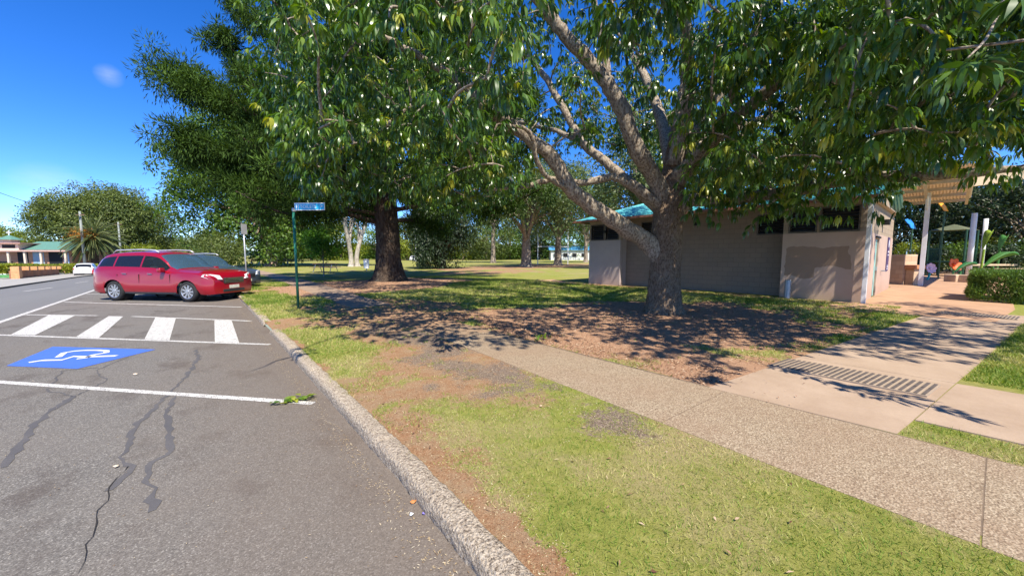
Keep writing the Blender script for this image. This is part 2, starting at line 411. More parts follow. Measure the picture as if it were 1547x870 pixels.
lawn = link('lawn', grid_mesh('lawn', XS, YS, lawn_z, {'dirt': m_dirt, 'gravel': m_gravel, 'mulch': m_mulch, 'dry': m_dry}), M_LAWN, None, True)
tag(lawn, kind='structure')
# parking asphalt and the carriageway
yr = spaced(-80, 900, .5, 1.05, 10)
flat = lambda o: (lambda X, Y: hslope(X, Y)+o)
o = link('parking_asphalt', grid_mesh('parking_asphalt', np.linspace(-3.72, 1.12, 12), yr, flat(0)), M_ASPHALT); tag(o, kind='structure')
def rl(Y): return np.interp(Y, [-80, 31, 38, 52, 60, 900], [-7.5, -7.7, -8.2, -9.1, -9.5, -12])
def road_mesh():
    XX = np.linspace(0, 1, 8)[:, None]*np.ones(len(yr)); L = rl(yr); X = L+(-3.72-L)*XX; Y = np.ones(8)[:, None]*yr
    nx, ny = X.shape; a = (np.arange(nx-1)[:, None]*ny+np.arange(ny-1)).ravel()
    Q = np.stack([a, a+ny, a+ny+1, a+1], -1)
    return fast_mesh('road', np.stack([X, Y, hslope(X, Y)], -1).reshape(-1, 3), Q.ravel(), np.full(len(Q), 4))
tag(link('road', road_mesh(), M_ROAD), kind='structure')
def side_mesh(name, f0, f1, ys, oz):
    K = 6; XX = np.linspace(0, 1, K)[:, None]*np.ones(len(ys)); A, B = f0(ys), f1(ys); X = A+(B-A)*XX; Y = np.ones(K)[:, None]*ys
    ny = len(ys); a = (np.arange(K-1)[:, None]*ny+np.arange(ny-1)).ravel(); Q = np.stack([a, a+ny, a+ny+1, a+1], -1)
    return fast_mesh(name, np.stack([X, Y, hslope(X, Y)+oz], -1).reshape(-1, 3), Q.ravel(), np.full(len(Q), 4))
tag(link('far_pavement', side_mesh('far_pavement', lambda y: rl(y)-5.0, lambda y: rl(y)-.15, yr, .1), M_FARCONC), kind='structure')
tag(link('far_kerb', side_mesh('far_kerb', lambda y: rl(y)-.15, lambda y: rl(y)+.05, yr, .1), M_FARCONC), kind='structure')
bb = MB()
for y0, y1 in zip(yr[:-1], yr[1:]):
    x0, x1 = rl(y0)+.05, rl(y1)+.05; z0, z1 = gz(x0, y0, 0), gz(x1, y1, 0)
    bb.add([(x0, y0, z0-.05), (x1, y1, z1-.05), (x1, y1, z1+.1), (x0, y0, z0+.1)], [(0, 1, 2, 3)])
tag(bb.build('far_kerb_face', simple('dark_gutter_concrete', (.12, .11, .10), .9)), kind='structure')
tag(link('far_yard', side_mesh('far_yard', lambda y: 0*y-2500, lambda y: rl(y)-5.0, yr, .09), simple('far_yard_ground', (.16, .16, .15), .9, .3, .5)), kind='structure')

# ------------------------------------------------------------------ road markings
def ribbon(name, pts, w, mat, o=.004, wig=0, seed=0):
    rr = random.Random(seed); P = []
    for (a, b) in zip(pts[:-1], pts[1:]):
        n = max(1, int(math.hypot(b[0]-a[0], b[1]-a[1])/(.07 if wig else .25)))
        for i in range(n): P.append((a[0]+(b[0]-a[0])*i/n, a[1]+(b[1]-a[1])*i/n))
    P.append(pts[-1]); vs_ = []
    for i, p in enumerate(P):
        q0, q1 = P[max(0, i-1)], P[min(len(P)-1, i+1)]; dx, dy = q1[0]-q0[0], q1[1]-q0[1]; L = math.hypot(dx, dy) or 1
        ww = w(i/(len(P)-1)) if callable(w) else w
        jx, jy = (rr.uniform(-wig, wig), rr.uniform(-wig, wig)) if wig else (0, 0)
        for s in (-.5, .5):
            X, Y = p[0]+jx-dy/L*ww*s*(1+rr.uniform(-.9, .5)*(wig > 0)), p[1]+jy+dx/L*ww*s; vs_.append((X, Y, gz(X, Y, o)))
    fs_ = [(2*i, 2*i+2, 2*i+3, 2*i+1) for i in range(len(P)-1)]
    return tag(MB().add(vs_, fs_).build(name, mat), kind='structure')
def patch(name, pts, mat, o=.004):
    return tag(MB().add([(x, y, gz(x, y, o)) for x, y in pts], [tuple(range(len(pts)))]).build(name, mat), kind='structure')
ribbon('edge_line', [(-3.70, -5), (-3.70, 140)], .12, M_WHITE)
ribbon('bay_line', [(-2.9, 8.75), (.68, 4.60)], .09, M_WHITE); ribbon('bay_line', [(.70, 4.58), (.88, 4.37)], .085, M_WHITE_THIN)
ribbon('bay_line', [(-3.6, 12.85), (.92, 7.84)], .085, M_WHITE)
ribbon('bay_line', [(-3.62, 16.1), (-2.1, 14.62)], .09, M_WHITE); ribbon('bay_line', [(-1.38, 13.85), (.93, 10.98)], .09, M_WHITE)
ribbon('bay_line', [(-3.57, 19.7), (.98, 14.16)], .09, M_WHITE); ribbon('bay_line', [(-3.6, 23.2), (1.0, 18.2)], .09, M_WHITE)
for k in range(2, 7): ribbon('bay_line', [(-3.6, 19.7+3.65*k), (1.0, 14.16+3.65*k)], .09, M_WHITE)
for a in ([(-2.96, 12.22), (-2.57, 11.8), (-2.56, 15.1), (-3.12, 15.6)], [(-1.9, 11.05), (-1.54, 10.63), (-1.56, 13.98), (-1.86, 14.3)],
          [(-.85, 9.88), (-.48, 9.46), (-.49, 12.72), (-.9, 13.22)], [(.17, 8.74), (.51, 8.36), (.57, 11.34), (.25, 11.72)]):
    patch('hatch_stripe', a, M_WHITE, .006)
for y in (26.95, 37.6, 48.5, 60, 72): ribbon('centre_line', [(-6.05-.02*(y-27), y), (-5.9-.03*(y-27), y+3.6)], .10, M_WHITE)
patch('disabled_bay_panel', [(-2.20, 8.78), (-1.38, 7.90), (-.62, 8.68), (-2.02, 10.12)], M_BLUE)
def at(px, py, o=0):
    dx, dy = (px-773.5)/F_PX, (435-py)/F_PX; y = CP+dy*SP; z = -SP+dy*CP; t = (o-EYE)/z
    return (dx*t*CY+y*t*SY, -dx*t*SY+y*t*CY)
# the wheelchair figure
def chair_symbol():
    # the seated figure and its wheel, in metres on the panel
    for pts, w in (([(43.6, 548), (64.6, 544.8), (93.7, 544.2), (111.5, 538.8), (129, 539.4), (176, 538)], .085), ([(88, 540), (97, 533.4), (112, 530.8), (129, 529.6), (148, 529.4), (161, 530.4), (161, 533), (142, 536.4), (128, 541.2), (116, 542.6)], .075)):
        ribbon('wheelchair_symbol', [at(*q) for q in pts], w, M_WHITE_SYM, .008)
M_WHITE_SYM = paint('symbol_paint', (.75, .75, .75), .75)
chair_symbol()
# sealed seams and open cracks in the asphalt
seams = [([(0, 708), (30, 672), (52, 645), (72, 622), (112, 598)], .055), ([(165, 742), (200, 706), (182, 690), (208, 640), (245, 605), (282, 570), (300, 540), (295, 528)], .05),
         ([(262, 600), (250, 632), (258, 680), (226, 704), (232, 770)], .05), ([(112, 598), (70, 590), (95, 560), (150, 555)], .02), ([(120, 596), (160, 575), (145, 560), (215, 530)], .02)]
for k, (p, w) in enumerate(seams): ribbon('tar_seam', [at(*q) for q in p], w, M_TAR, .003, .02, k)
for k, p in enumerate([[(118, 868), (128, 835), (140, 800), (150, 770), (168, 748), (166, 735), (196, 704)]]):
    ribbon('asphalt_crack', [at(*q) for q in p], .006, M_CRACK, .006, .012, 40+k)

# ------------------------------------------------------------------ kerb
def kerb(y0, y1, seed):
    prof = [(.965, -.02), (.965, .045), (.972, .085), (.99, .106), (1.03, .113), (1.085, .112), (1.12, .104), (1.13, .05)]
    # resample the profile
    pr = []
    for a, b in zip(prof[:-1], prof[1:]):
        for t in (0, .34, .67): pr.append((a[0]+(b[0]-a[0])*t, a[1]+(b[1]-a[1])*t))
    pr.append(prof[-1]); pr = np.array(pr)
    near = np.arange(y0, min(y1, 12), .022); far_ = np.arange(max(12, y0), y1, .1) if y1 > 12 else []
    ys = np.concatenate([near, far_, [y1]]); K = len(pr)
    X = pr[:, 0][None]+0*ys[:, None]; Z = pr[:, 1][None]+0*ys[:, None]; Y = ys[:, None]+0*X
    d = (fbm(X*9, Y*9, Z*9, seed, 4)-.5)*.022+(vnoise(X*34, Y*34, Z*34, seed+5)-.5)*.012
    e = np.clip(np.minimum(ys-y0, y1-ys)/.25, 0, 1)[:, None]
    X = X+d*.8+.014*(fbm(0*Y, Y*.9, 0, seed+9)-.5)+np.interp(Y, [0, 2.5, 14, 50], [.0, .08, .17, .25])-.03; Z = np.maximum(Z*(.35+.65*np.sqrt(e)), -.02)+d*.6+hslope(X, Y)
    # joints between cast lengths
    for jy in np.arange(y0+1.1, y1, 2.4):
        g = np.exp(-((Y-jy)/.018)**2); Z = Z-g*.02
    V = np.stack([X, Y, Z], -1).reshape(-1, 3); ny = len(ys)
    a = (np.arange(ny-1)[:, None]*K+np.arange(K-1)).ravel(); Q = np.stack([a, a+1, a+K+1, a+K], -1)
    tag(link('kerb', fast_mesh('kerb', V, Q.ravel(), np.full(len(Q), 4)), M_KERB, None, True), kind='structure')
kerb(-3.0, 9.0, 51); kerb(9.95, 70, 61)

# ------------------------------------------------------------------ footpaths
def slabs(name, quads, mat, o=.009, t=.05):
    b = MB()
    for q in quads:
        n = len(q); v = [(x, y, gz(x, y, LAWN)+o) for x, y in q]+[(x, y, gz(x, y, LAWN)+o-t) for x, y in q]
        b.add(v, [tuple(range(n))]+[(i, i+n, (i+1) % n+n, (i+1) % n) for i in range(n)])
    return tag(b.build(name, mat), kind='structure')
js = [-5, -3.4, -1.75, -.2, 1.58, 3.12, 4.7, 6.3, 7.9, 9.5]
slabs('footpath', [[(pathL(a+.004), a+.004), (pathR(a+.004), a+.004-.07), (pathR(b-.004), b-.004-.07), (pathL(b-.004), b-.004)] for a, b in zip(js[:-1], js[1:])], M_AGG)
slabs('footpath_joint_bed', [[(pathL(-5)+.02, -5), (pathR(-5)-.02, -5), (pathR(9)-.02, 9), (pathL(9)+.02, 9)]], simple('joint_grit', (.16, .115, .08), .95), .0075, .05)
ys = [11, 13, 16, 20, 24, 28, 33, 38, 44, 55, 75]
slabs('park_path', [[(pathL(a), a), (pathR(a), a), (pathR(b), b), (pathL(b), b)] for a, b in zip(ys[:-1], ys[1:])], M_OLDPATH, .012)
# concrete path to the playground with the tactile strips let into it
def xp(x, v): return (x, .2-.143*(x-4.36)+v*1.48)
slabs('playground_path', [[xp(4.41, 0), xp(6.70, 0), xp(6.70, 1), xp(4.36, 1)], [xp(6.71, 0), xp(10.2, 0), xp(10.2, 1), xp(6.71, 1)],
                           [xp(10.21, 0), xp(15.6, 0), xp(15.6, 1), xp(10.21, 1)]], M_CONC)
slabs('side_path', [[(4.92, .11), (5.0, -5), (6.95, -5), (6.70, -.145)]], M_CONC)
slabs('building_apron', [[(13.6, -.75), (17.2, -1.25), (40, -2.4), (60, -6), (60, 6), (25.2, 6), (25.2, 1.745), (15.85, 1.745), (15.5, 5.0), (15.45, 13.2), (17, 16), (15.2, 16), (14.9, 12), (15.05, 3.6), (13.6, .78)]], M_APRON, .014)
# ------------------------------------------------------------------ toilet block
def block_wall(name, a, b, mortar, bw=.39, bh=.19):
    m = NT(name)
    sx = m.n('SeparateXYZ'); m.l(m.pos, sx.inputs[0]); cx = m.n('CombineXYZ')
    m.l(m.math('ADD', sx.outputs[0], sx.outputs[1]), cx.inputs[0]); m.l(sx.outputs[2], cx.inputs[1])
    br = m.n('TexBrick'); m.l(cx.outputs[0], br.inputs['Vector'])
    for k, v in (('Scale', 1), ('Brick Width', bw), ('Row Height', bh), ('Mortar Size', .006), ('Mortar Smooth', .3), ('Bias', 0)): br.inputs[k].default_value = v
    br.inputs['Color1'].default_value = (*a, 1); br.inputs['Color2'].default_value = (*b, 1); br.inputs['Mortar'].default_value = (*mortar, 1)
    c = m.mix(m.ramp(m.noise(1.1, 6, .7), [(.4, 0), (.7, .35)]), br.outputs[0], tuple(x*.75 for x in a))
    m.base(c, .85, .2)
    h = m.math('ADD', m.math('MULTIPLY', br.outputs['Fac'], -1), m.math('MULTIPLY', m.noise(60, 3), .25)); m.bump(h, .5, .006)
    return m.m
def painted(name, a, patch_col=None):
    m = NT(name)
    c = m.ramp(m.noise(.9, 6, .65), [(.3, tuple(x*.9 for x in a)), (.7, tuple(min(1, x*1.06) for x in a))])
    sx = m.n('SeparateXYZ'); m.l(m.pos, sx.inputs[0])
    if patch_col:   # an irregular patch painted over with a browner paint
        n = m.math('MULTIPLY', m.math('SUBTRACT', m.noise(1.6, 3, .6), .5), .35)
        def band(v, lo, hi): return m.math('MULTIPLY', m.math('GREATER_THAN', v, lo), m.math('LESS_THAN', v, hi))
        z = m.math('ADD', sx.outputs[2], n); y = m.math('ADD', sx.outputs[1], n)
        p1 = m.math('MULTIPLY', band(z, 1.22, 1.88), band(y, 2.1, 3.75)); p2 = m.math('MULTIPLY', band(z, .88, 1.85), band(y, 3.0, 3.8))
        c = m.mix(m.math('MAXIMUM', p1, p2), c, patch_col)
    sxl = m.math('SUBTRACT', .55, m.math('SUBTRACT', sx.outputs[2], .1))
    c = m.mix(m.math('MULTIPLY', m.math('MULTIPLY', sxl, m.noise(2, 5)), 1.2, clamp=True), c, (.35, .2, .13))
    m.base(c, .75, .3); m.bump(m.noise(50, 3), .15, .004)
    return m.m
M_BLOCK = block_wall('taupe_blockwork', (.255, .195, .155), (.28, .212, .166), (.19, .145, .115))
M_PANEL_R = painted('pink_beige_wall_paint', (.52, .37, .29), (.33, .22, .155)); M_PANEL_L = painted('lilac_grey_wall_paint', (.44, .365, .345))
M_UPPER = block_wall('beige_blockwork', (.36, .28, .20), (.40, .31, .225), (.23, .17, .12))
def roof_mat(name, a, b):
    m = NT(name)
    c = m.mix(m.noise(1.2, 5, .6), a, b); return m.base(c, .35, .5, .35)
M_ROOF = roof_mat('teal_roof_sheeting', (.05, .30, .34), (.10, .42, .44))
M_STEEL = simple('galvanised_grey', (.42, .43, .45), .45, .12, 5, metal=.3)
M_WPOST = simple('white_post_paint', (.72, .71, .72), .5, .06, 3, dirt=(.5, .47, .42))
M_DARK = simple('dark_opening', (.012, .013, .015), .7); M_LOUV = simple('dark_louvre', (.045, .048, .055), .35, .2, 4, spec=.6)
M_FRAME = simple('bronze_frame', (.10, .085, .07), .5)
M_BEAM = simple('beige_steel', (.47, .38, .29), .6, .12, 4)
BX, BR, Z0, ZT = 16.02, 16.55, .1, 3.38
blk = empty('toilet_block', (BX, 1.75, .1), 'low blockwork toilet building with blue green metal roof and high louvre windows', 'building')
blk_inv = Vector((-BX, -1.75, -.1))
def B(mb, name, mat, parent=None, **k):
    o = mb.build(name, mat, None, **k); o.parent = parent or blk; 
    o.matrix_parent_inverse = (parent or blk).matrix_basis.inverted() if parent is None else Matrix.Identity(4)
    return o
def wall_with_holes(x, y0, y1, z0, z1, holes, t=.2):
    """front wall facing -X; holes = (ya, yb, za, zb)"""
    b = MB(); ys = sorted({y0, y1, *[h[0] for h in holes], *[h[1] for h in holes]}); zs = sorted({z0, z1, *[h[2] for h in holes], *[h[3] for h in holes]})
    for ya, yb in zip(ys[:-1], ys[1:]):
        for za, zb in zip(zs[:-1], zs[1:]):
            cy, cz = (ya+yb)/2, (za+zb)/2
            if any(h[0] < cy < h[1] and h[2] < cz < h[3] for h in holes): continue
            b.box((x, ya, za), (x+t, yb, zb))
    return b
LR = [(1.95, 2.86, 2.42, 3.16), (3.02, 3.72, 2.42, 3.16)]; LM = [(4.05, 4.85, 2.42, 3.10), (8.95, 9.75, 2.42, 3.16)]; LL = [(10.75, 11.45, 2.42, 3.14), (11.6, 12.35, 2.42, 3.14)]
B(wall_with_holes(BX, 1.75, 3.92, 2.36, ZT, LR), 'upper_wall', M_UPPER); B(wall_with_holes(BX-.015, 1.75, 3.92, Z0, 2.36, []), 'lower_wall_panel', M_PANEL_R)['label'] = 'pink beige lower wall with a browner painted over patch'
B(wall_with_holes(BR, 3.92, 10.6, Z0, ZT, LM), 'wall', M_BLOCK)['label'] = 'recessed taupe blockwork wall'
B(wall_with_holes(BX, 10.6, 12.5, 2.36, ZT, LL), 'upper_wall', M_UPPER); B(wall_with_holes(BX-.015, 10.6, 12.5, Z0, 2.36, []), 'lower_wall_panel', M_PANEL_L)['label'] = 'lilac grey lower wall at the far end'
B(MB().box((BX+.2, 3.921, Z0), (BR+.1, 3.925, ZT)), 'return_wall', M_PANEL_L); B(MB().box((BX+.2, 10.595, Z0), (BR+.1, 10.599, ZT)), 'return_wall', M_PANEL_L)
for hs_, x in ((LR, BX), (LM, BR), (LL, BX)):
    for (ya, yb, za, zb) in hs_:
        fr = MB(); w = .045
        fr.box((x-.03, ya-w, za-w), (x+.08, yb+w, za)).box((x-.03, ya-w, zb), (x+.08, yb+w, zb+w)).box((x-.03, ya-w, za), (x+.08, ya, zb)).box((x-.03, yb, za), (x+.08, yb+w, zb))
        f = B(fr, 'window', M_FRAME)
        lv = MB(); n = 7
        for i in range(n):
            z = za+(zb-za)*(i+.5)/n; R = Matrix.Translation((x+.06, 0, z)) @ Matrix.Rotation(math.radians(-38), 4, 'Y')
            lv.box((-.05, ya, -.004), (.05, yb, .004), R)
        l = lv.build('louvre', M_LOUV, f)
        bk = MB().box((x+.16, ya, za), (x+.17, yb, zb)).build('dark_backing', M_DARK, f)
for (y, z, x) in ((2.94, 2.86, BX), (11.52, 2.8, BX), (7.2, 2.95, BR)):
    B(MB().box((x-.09, y-.07, z-.07), (x, y+.07, z+.07)), 'wall_light', M_DARK, bevel=.015)
# end wall with the door, facing the playground side
EX = 24.0
B(MB().box((BX+.2, 1.75, 2.36), (EX, 1.95, ZT)), 'end_upper_wall', M_UPPER)
B(MB().box((BX+.2, 1.735, Z0), (18.2, 1.95, 2.36)).box((19.15, 1.735, Z0), (EX, 1.95, 2.36)).box((18.2, 1.735, 2.2), (19.15, 1.95, 2.36)), 'end_wall', M_PANEL_R)
dr = B(MB().box((18.23, 1.78, Z0+.02), (19.12, 1.83, 2.18)), 'door', simple('pale_teal_door_paint', (.30, .52, .45), .5, .08, 2)); dr['label'] = 'pale teal door'
MB().box((19.0, 1.72, 1.05), (19.06, 1.78, 1.2)).build('handle', M_STEEL, dr)
B(MB().box((18.1, 1.69, 2.22), (19.25, 1.735, 2.28)), 'door_head', M_DARK)
sg = B(MB().box((21.9, 1.715, .95), (22.7, 1.735, 2.35)), 'purple_sign', simple('purple_sign_vinyl', (.055, .02, .11), .5)); sg['label'] = 'tall purple sign with white symbols'
gl = MB(); WH = simple('white_sign_print', (.75, .73, .8), .5)
for zz, r in ((2.1, .17),):
    M = Matrix.Translation((22.3, 1.709, zz)) @ Matrix.Rotation(math.radians(90), 4, 'X'); gl.lathe([(0, 0), (r*.6, 0), (r, 0)], 18, M)
gl.build('sign_symbol', WH, sg)
for za, zb in ((1.72, 1.79), (1.60, 1.64), (1.02, 1.05), (1.09, 1.12), (1.16, 1.19)): MB().box((22.08, 1.706, za), (22.52, 1.712, zb)).build('sign_line', WH, sg)
B(MB().box((19.8, 1.55, 2.75), (20.1, 1.735, 2.95)), 'wall_light', M_DARK, bevel=.02)
B(MB().box((20.4, 1.62, .98), (20.55, 1.735, 1.03)), 'tap', M_STEEL)
B(MB().box((BX+.2, 12.3, Z0), (EX, 12.5, ZT)).box((EX-.2, 1.95, Z0), (EX, 12.3, ZT)), 'back_wall', M_UPPER)
# roof: corrugated planes
def corr(b, A, Bp, Cp, D, n, amp=.018, t=.03):
    """A-B eave, D-C ridge; n corrugations along A-B"""
    A, Bp, Cp, D = map(Vector, (A, Bp, Cp, D)); K = n*4; nn = (Bp-A).cross(D-A).normalized(); nn = nn if nn.z > 0 else -nn
    vs_ = []
    for i in range(K+1):
        u = i/K; o = nn*(amp*math.cos(2*math.pi*i/4)); p, q = A.lerp(Bp, u)+o, D.lerp(Cp, u)+o; vs_ += [p, q, p-nn*t, q-nn*t]
    fs_ = []
    for i in range(K):
        a = 4*i; c = a+4; fs_ += [(a, c, c+1, a+1), (a+2, a+3, c+3, c+2), (a, a+2, c+2, c), (a+1, c+1, c+3, a+3)]
    b.add(vs_, fs_)
rf = MB(); ex0, ex1, ey0, ey1, rz = BX-.42, EX+.5, 1.45, 13.1, 4.75; rx = 19.9; ez = 3.43
corr(rf, (ex0, ey0, ez), (ex0, ey1, ez), (rx, ey1-2.8, rz), (rx, ey0, rz), 110)
corr(rf, (ex1, ey1, ez), (ex1, ey0, ez), (rx, ey0, rz), (rx, ey1-2.8, rz), 110)
corr(rf, (ex0, ey1, ez), (ex1, ey1, ez), (rx+.02, ey1-2.8, rz), (rx-.02, ey1-2.8, rz), 90)
rfo = B(rf, 'roof', M_ROOF)
gu = MB().box((ex0-.1, ey0, ez-.11), (ex0, ey1+.1, ez-.015)).box((ex0, ey1, ez-.11), (ex1, ey1+.1, ez-.015))
gu.build('gutter', simple('reddish_gutter_paint', (.28, .12, .09), .5), rfo)
B(MB().box((ex0+.02, ey0+.3, ZT+.003), (BX+.4, 12.5, ZT+.03)).box((BX+.4, 1.6, ZT+.003), (EX, 12.4, ZT+.03)), 'soffit', M_BEAM)
MB().tube([(rx, 9.0, rz-.1), (rx, 9.0, rz+.35)], .05).tube([(rx, 9.0, rz+.35), (rx, 9.0, rz+.42)], .12).build('roof_vent', M_STEEL, rfo)
rfo2 = [c for c in rfo.children]
# posts at the corner and under the awning
def post(x, y, top, w, label, cat='post', z0=.1):
    o = MB().box((-w/2, -w/2, 0), (w/2, w/2, top-z0)).build('post', M_WPOST, None, bevel=.006); o.location = (x, y, z0)
    return tag(o, label, cat)
post(15.84, 1.68, 3.36, .11, 'white square steel post at the near corner of the toilet block')
post(27.2, .88, 4.62, .17, 'white square post holding up the corrugated awning')
# awning: clear corrugated sheets over beams
aw = empty('awning', (26.8, 1.0, 4.4), 'corrugated awning on beige beams jutting out beyond the end of the toilet block', 'awning')
def A_(mb, name, mat, **k):
    o = mb.build(name, mat, None, **k); o.parent = aw; o.matrix_parent_inverse = Matrix.Translation((-26.8, -1.0, -4.4)); return o
AX0, AX1, AY0, AY1 = 23.6, 28.6, -.35, 4.5
def az(x): return 4.36+(AX1-x)*.165
for x in (28.6, 27.5, 26.4, 25.3, 24.2): A_(MB().box((x-.04, AY0, az(x)-.14), (x+.04, AY1, az(x)-.005)), 'beam', M_BEAM)
for y in (AY0+.03, .95, 2.6): A_(MB().add([(AX0, y-.05, az(AX0)-.30), (AX1, y-.05, az(AX1)-.30), (AX1, y+.05, az(AX1)-.30), (AX0, y+.05, az(AX0)-.30), (AX0, y-.05, az(AX0)-.145), (AX1, y-.05, az(AX1)-.145), (AX1, y+.05, az(AX1)-.145), (AX0, y+.05, az(AX0)-.145)], [(0,3,2,1),(4,5,6,7),(0,1,5,4),(1,2,6,5),(2,3,7,6),(3,0,4,7)]), 'rafter', M_BEAM)
sh = MB(); corr(sh, (AX1+.15, AY0-.1, az(AX1+.15)+.05), (AX1+.15, AY1, az(AX1+.15)+.05), (AX0, AY1, az(AX0)+.05), (AX0, AY0-.1, az(AX0)+.05), 46, .025, .008)
ms = NT('weathered_clear_sheet'); ms.base((.62, .50, .36), .5, .4)
tr = ms.n('BsdfTranslucent'); tr.inputs[0].default_value = (.7, .55, .38, 1); mx = ms.n('MixShader'); mx.inputs[0].default_value = .45
ms.l(ms.b.outputs[0], mx.inputs[1]); ms.l(tr.outputs[0], mx.inputs[2]); ms.l(mx.outputs[0], ms.out.inputs[0])
A_(sh, 'sheet', ms.m)
for dx_ in (-.7, .7): A_(MB().tube([(27.2+.08*(1 if dx_ > 0 else -1), .88, 3.8), (27.2+dx_, .88, az(27.2+dx_)-.3)], .03, 6), 'brace', M_WPOST)
B(MB().add([(BX+.2, 1.78, ZT+.04), (EX, 1.78, ZT+.04), (19.9, 1.78, 4.68)], [(0, 1, 2)]).add([(BX+.2, 1.95, ZT+.04), (EX, 1.95, ZT+.04), (19.9, 1.95, 4.68)], [(0, 2, 1)]), 'gable', M_UPPER)
# small steel bollard at the wall
o = MB().lathe([(.09, 0), (.09, .62), (.08, .66), (0, .66)], 16).build('bollard', M_STEEL, None, True); o.location = (15.72, 3.62, .1)
tag(o, 'short grey metal bollard standing against the pink beige wall', 'bollard')

# tactile strips
M_TACT = simple('tactile_paver', (.34, .26, .19), .85, .15, 20, .2); M_TBAR = simple('tactile_bar', (.10, .08, .07), .8, .2, 20)
def tactile(x0, x1, y0, y1, n, sl, label):
    e = empty('tactile_strip', ((x0+x1)/2, (y0+y1)/2, .12), label, 'tactile paving')
    e2 = MB(); f = lambda x, y: Vector((x-(x0+x1)/2, y-(y0+y1)/2-sl*(x-(x0+x1)/2), 0))
    a = [f(x0, y0), f(x1, y0), f(x1, y1), f(x0, y1)]
    e2.add([p+Vector((0, 0, .006)) for p in a]+[p-Vector((0, 0, .01)) for p in a], [(0,1,2,3),(0,4,5,1),(1,5,6,2),(2,6,7,3),(3,7,4,0)])
    e2.build('plate', M_TACT, e)
    br = MB(); st = (y1-y0)/n
    for i in range(n):
        y = y0+st*(i+.28)
        for xa, xb in ((x0+.02, (x0+x1)/2-.012), ((x0+x1)/2+.012, x1-.02)):
            p = [f(xa, y), f(xb, y), f(xb, y+st*.5), f(xa, y+st*.5)]; br.add([q+Vector((0, 0, .0065)) for q in p]+[q+Vector((0, 0, .013)) for q in p], [(4,5,6,7),(0,1,5,4),(1,2,6,5),(2,3,7,6),(3,0,4,7)])
    br.build('bar', M_TBAR, e)
tactile(5.80, 6.42, .02, 1.46, 25, .143, 'ribbed tactile strip set across the pale path in the foreground')
tactile(14.4, 15.1, -1.15, .12, 22, .143, 'ribbed tactile strip further off beside the hedge')

# ------------------------------------------------------------------ trees: bark and wood
def bark(name, a, b, sc=14, vs=.25, st=.9):
    m = NT(name)
    v = m.scaled(1, 1, vs)
    n = m.noise(sc, 6, .75, v, .8); w = m.vor(sc*1.5, 'Distance', v)
    h = m.math('ADD', n, m.math('MULTIPLY', w, .5))
    c = m.ramp(h, [(.4, tuple(x*.35 for x in a)), (.62, a), (.9, b)])
    c = m.mix(m.ramp(m.noise(2.2, 5, .7), [(.55, 0), (.7, .3)]), c, (.26, .25, .20))
    m.base(c, .95, .1); m.bump(h, st, .05)
    return m.m
M_BARK = bark('furrowed_grey_brown_bark', (.15, .10, .066), (.27, .195, .135), 24, .38)
M_LIMB = bark('limb_bark', (.19, .145, .11), (.40, .34, .27), 16, .5, .6)
M_DBARK = bark('dark_bark', (.042, .029, .022), (.09, .066, .05), 10, .22)
M_FIGBARK = bark('grey_fig_bark', (.20, .155, .12), (.34, .28, .23), 5, .4, .5)
M_PINKBARK = bark('pink_brown_bark', (.36, .24, .17), (.48, .36, .28), 5, .5, .5)

def smooth_path(pts, k=4):
    pts = [Vector(p) for p in pts]; out = []
    for i in range(len(pts)-1):
        p0, p1, p2, p3 = pts[max(0, i-1)], pts[i], pts[i+1], pts[min(len(pts)-1, i+2)]
        for j in range(k):
            t = j/k; out.append(.5*((2*p1)+(p2-p0)*t+(2*p0-5*p1+4*p2-p3)*t*t+(3*p1-p0-3*p2+p3)*t**3))
    out.append(pts[-1]); return out
def wood_tube(mb, pts, r0, r1, n=10, k=4, wob=.06, seed=0, flare=0, endcap=True):
    P = smooth_path(pts, k); N = len(P); rr = random.Random(seed)
    R = [(r0+(r1-r0)*(i/(N-1))**.8)*(1+rr.uniform(-wob, wob)) for i in range(N)]
    mb.tube(P, R, n, endcap); return P, R
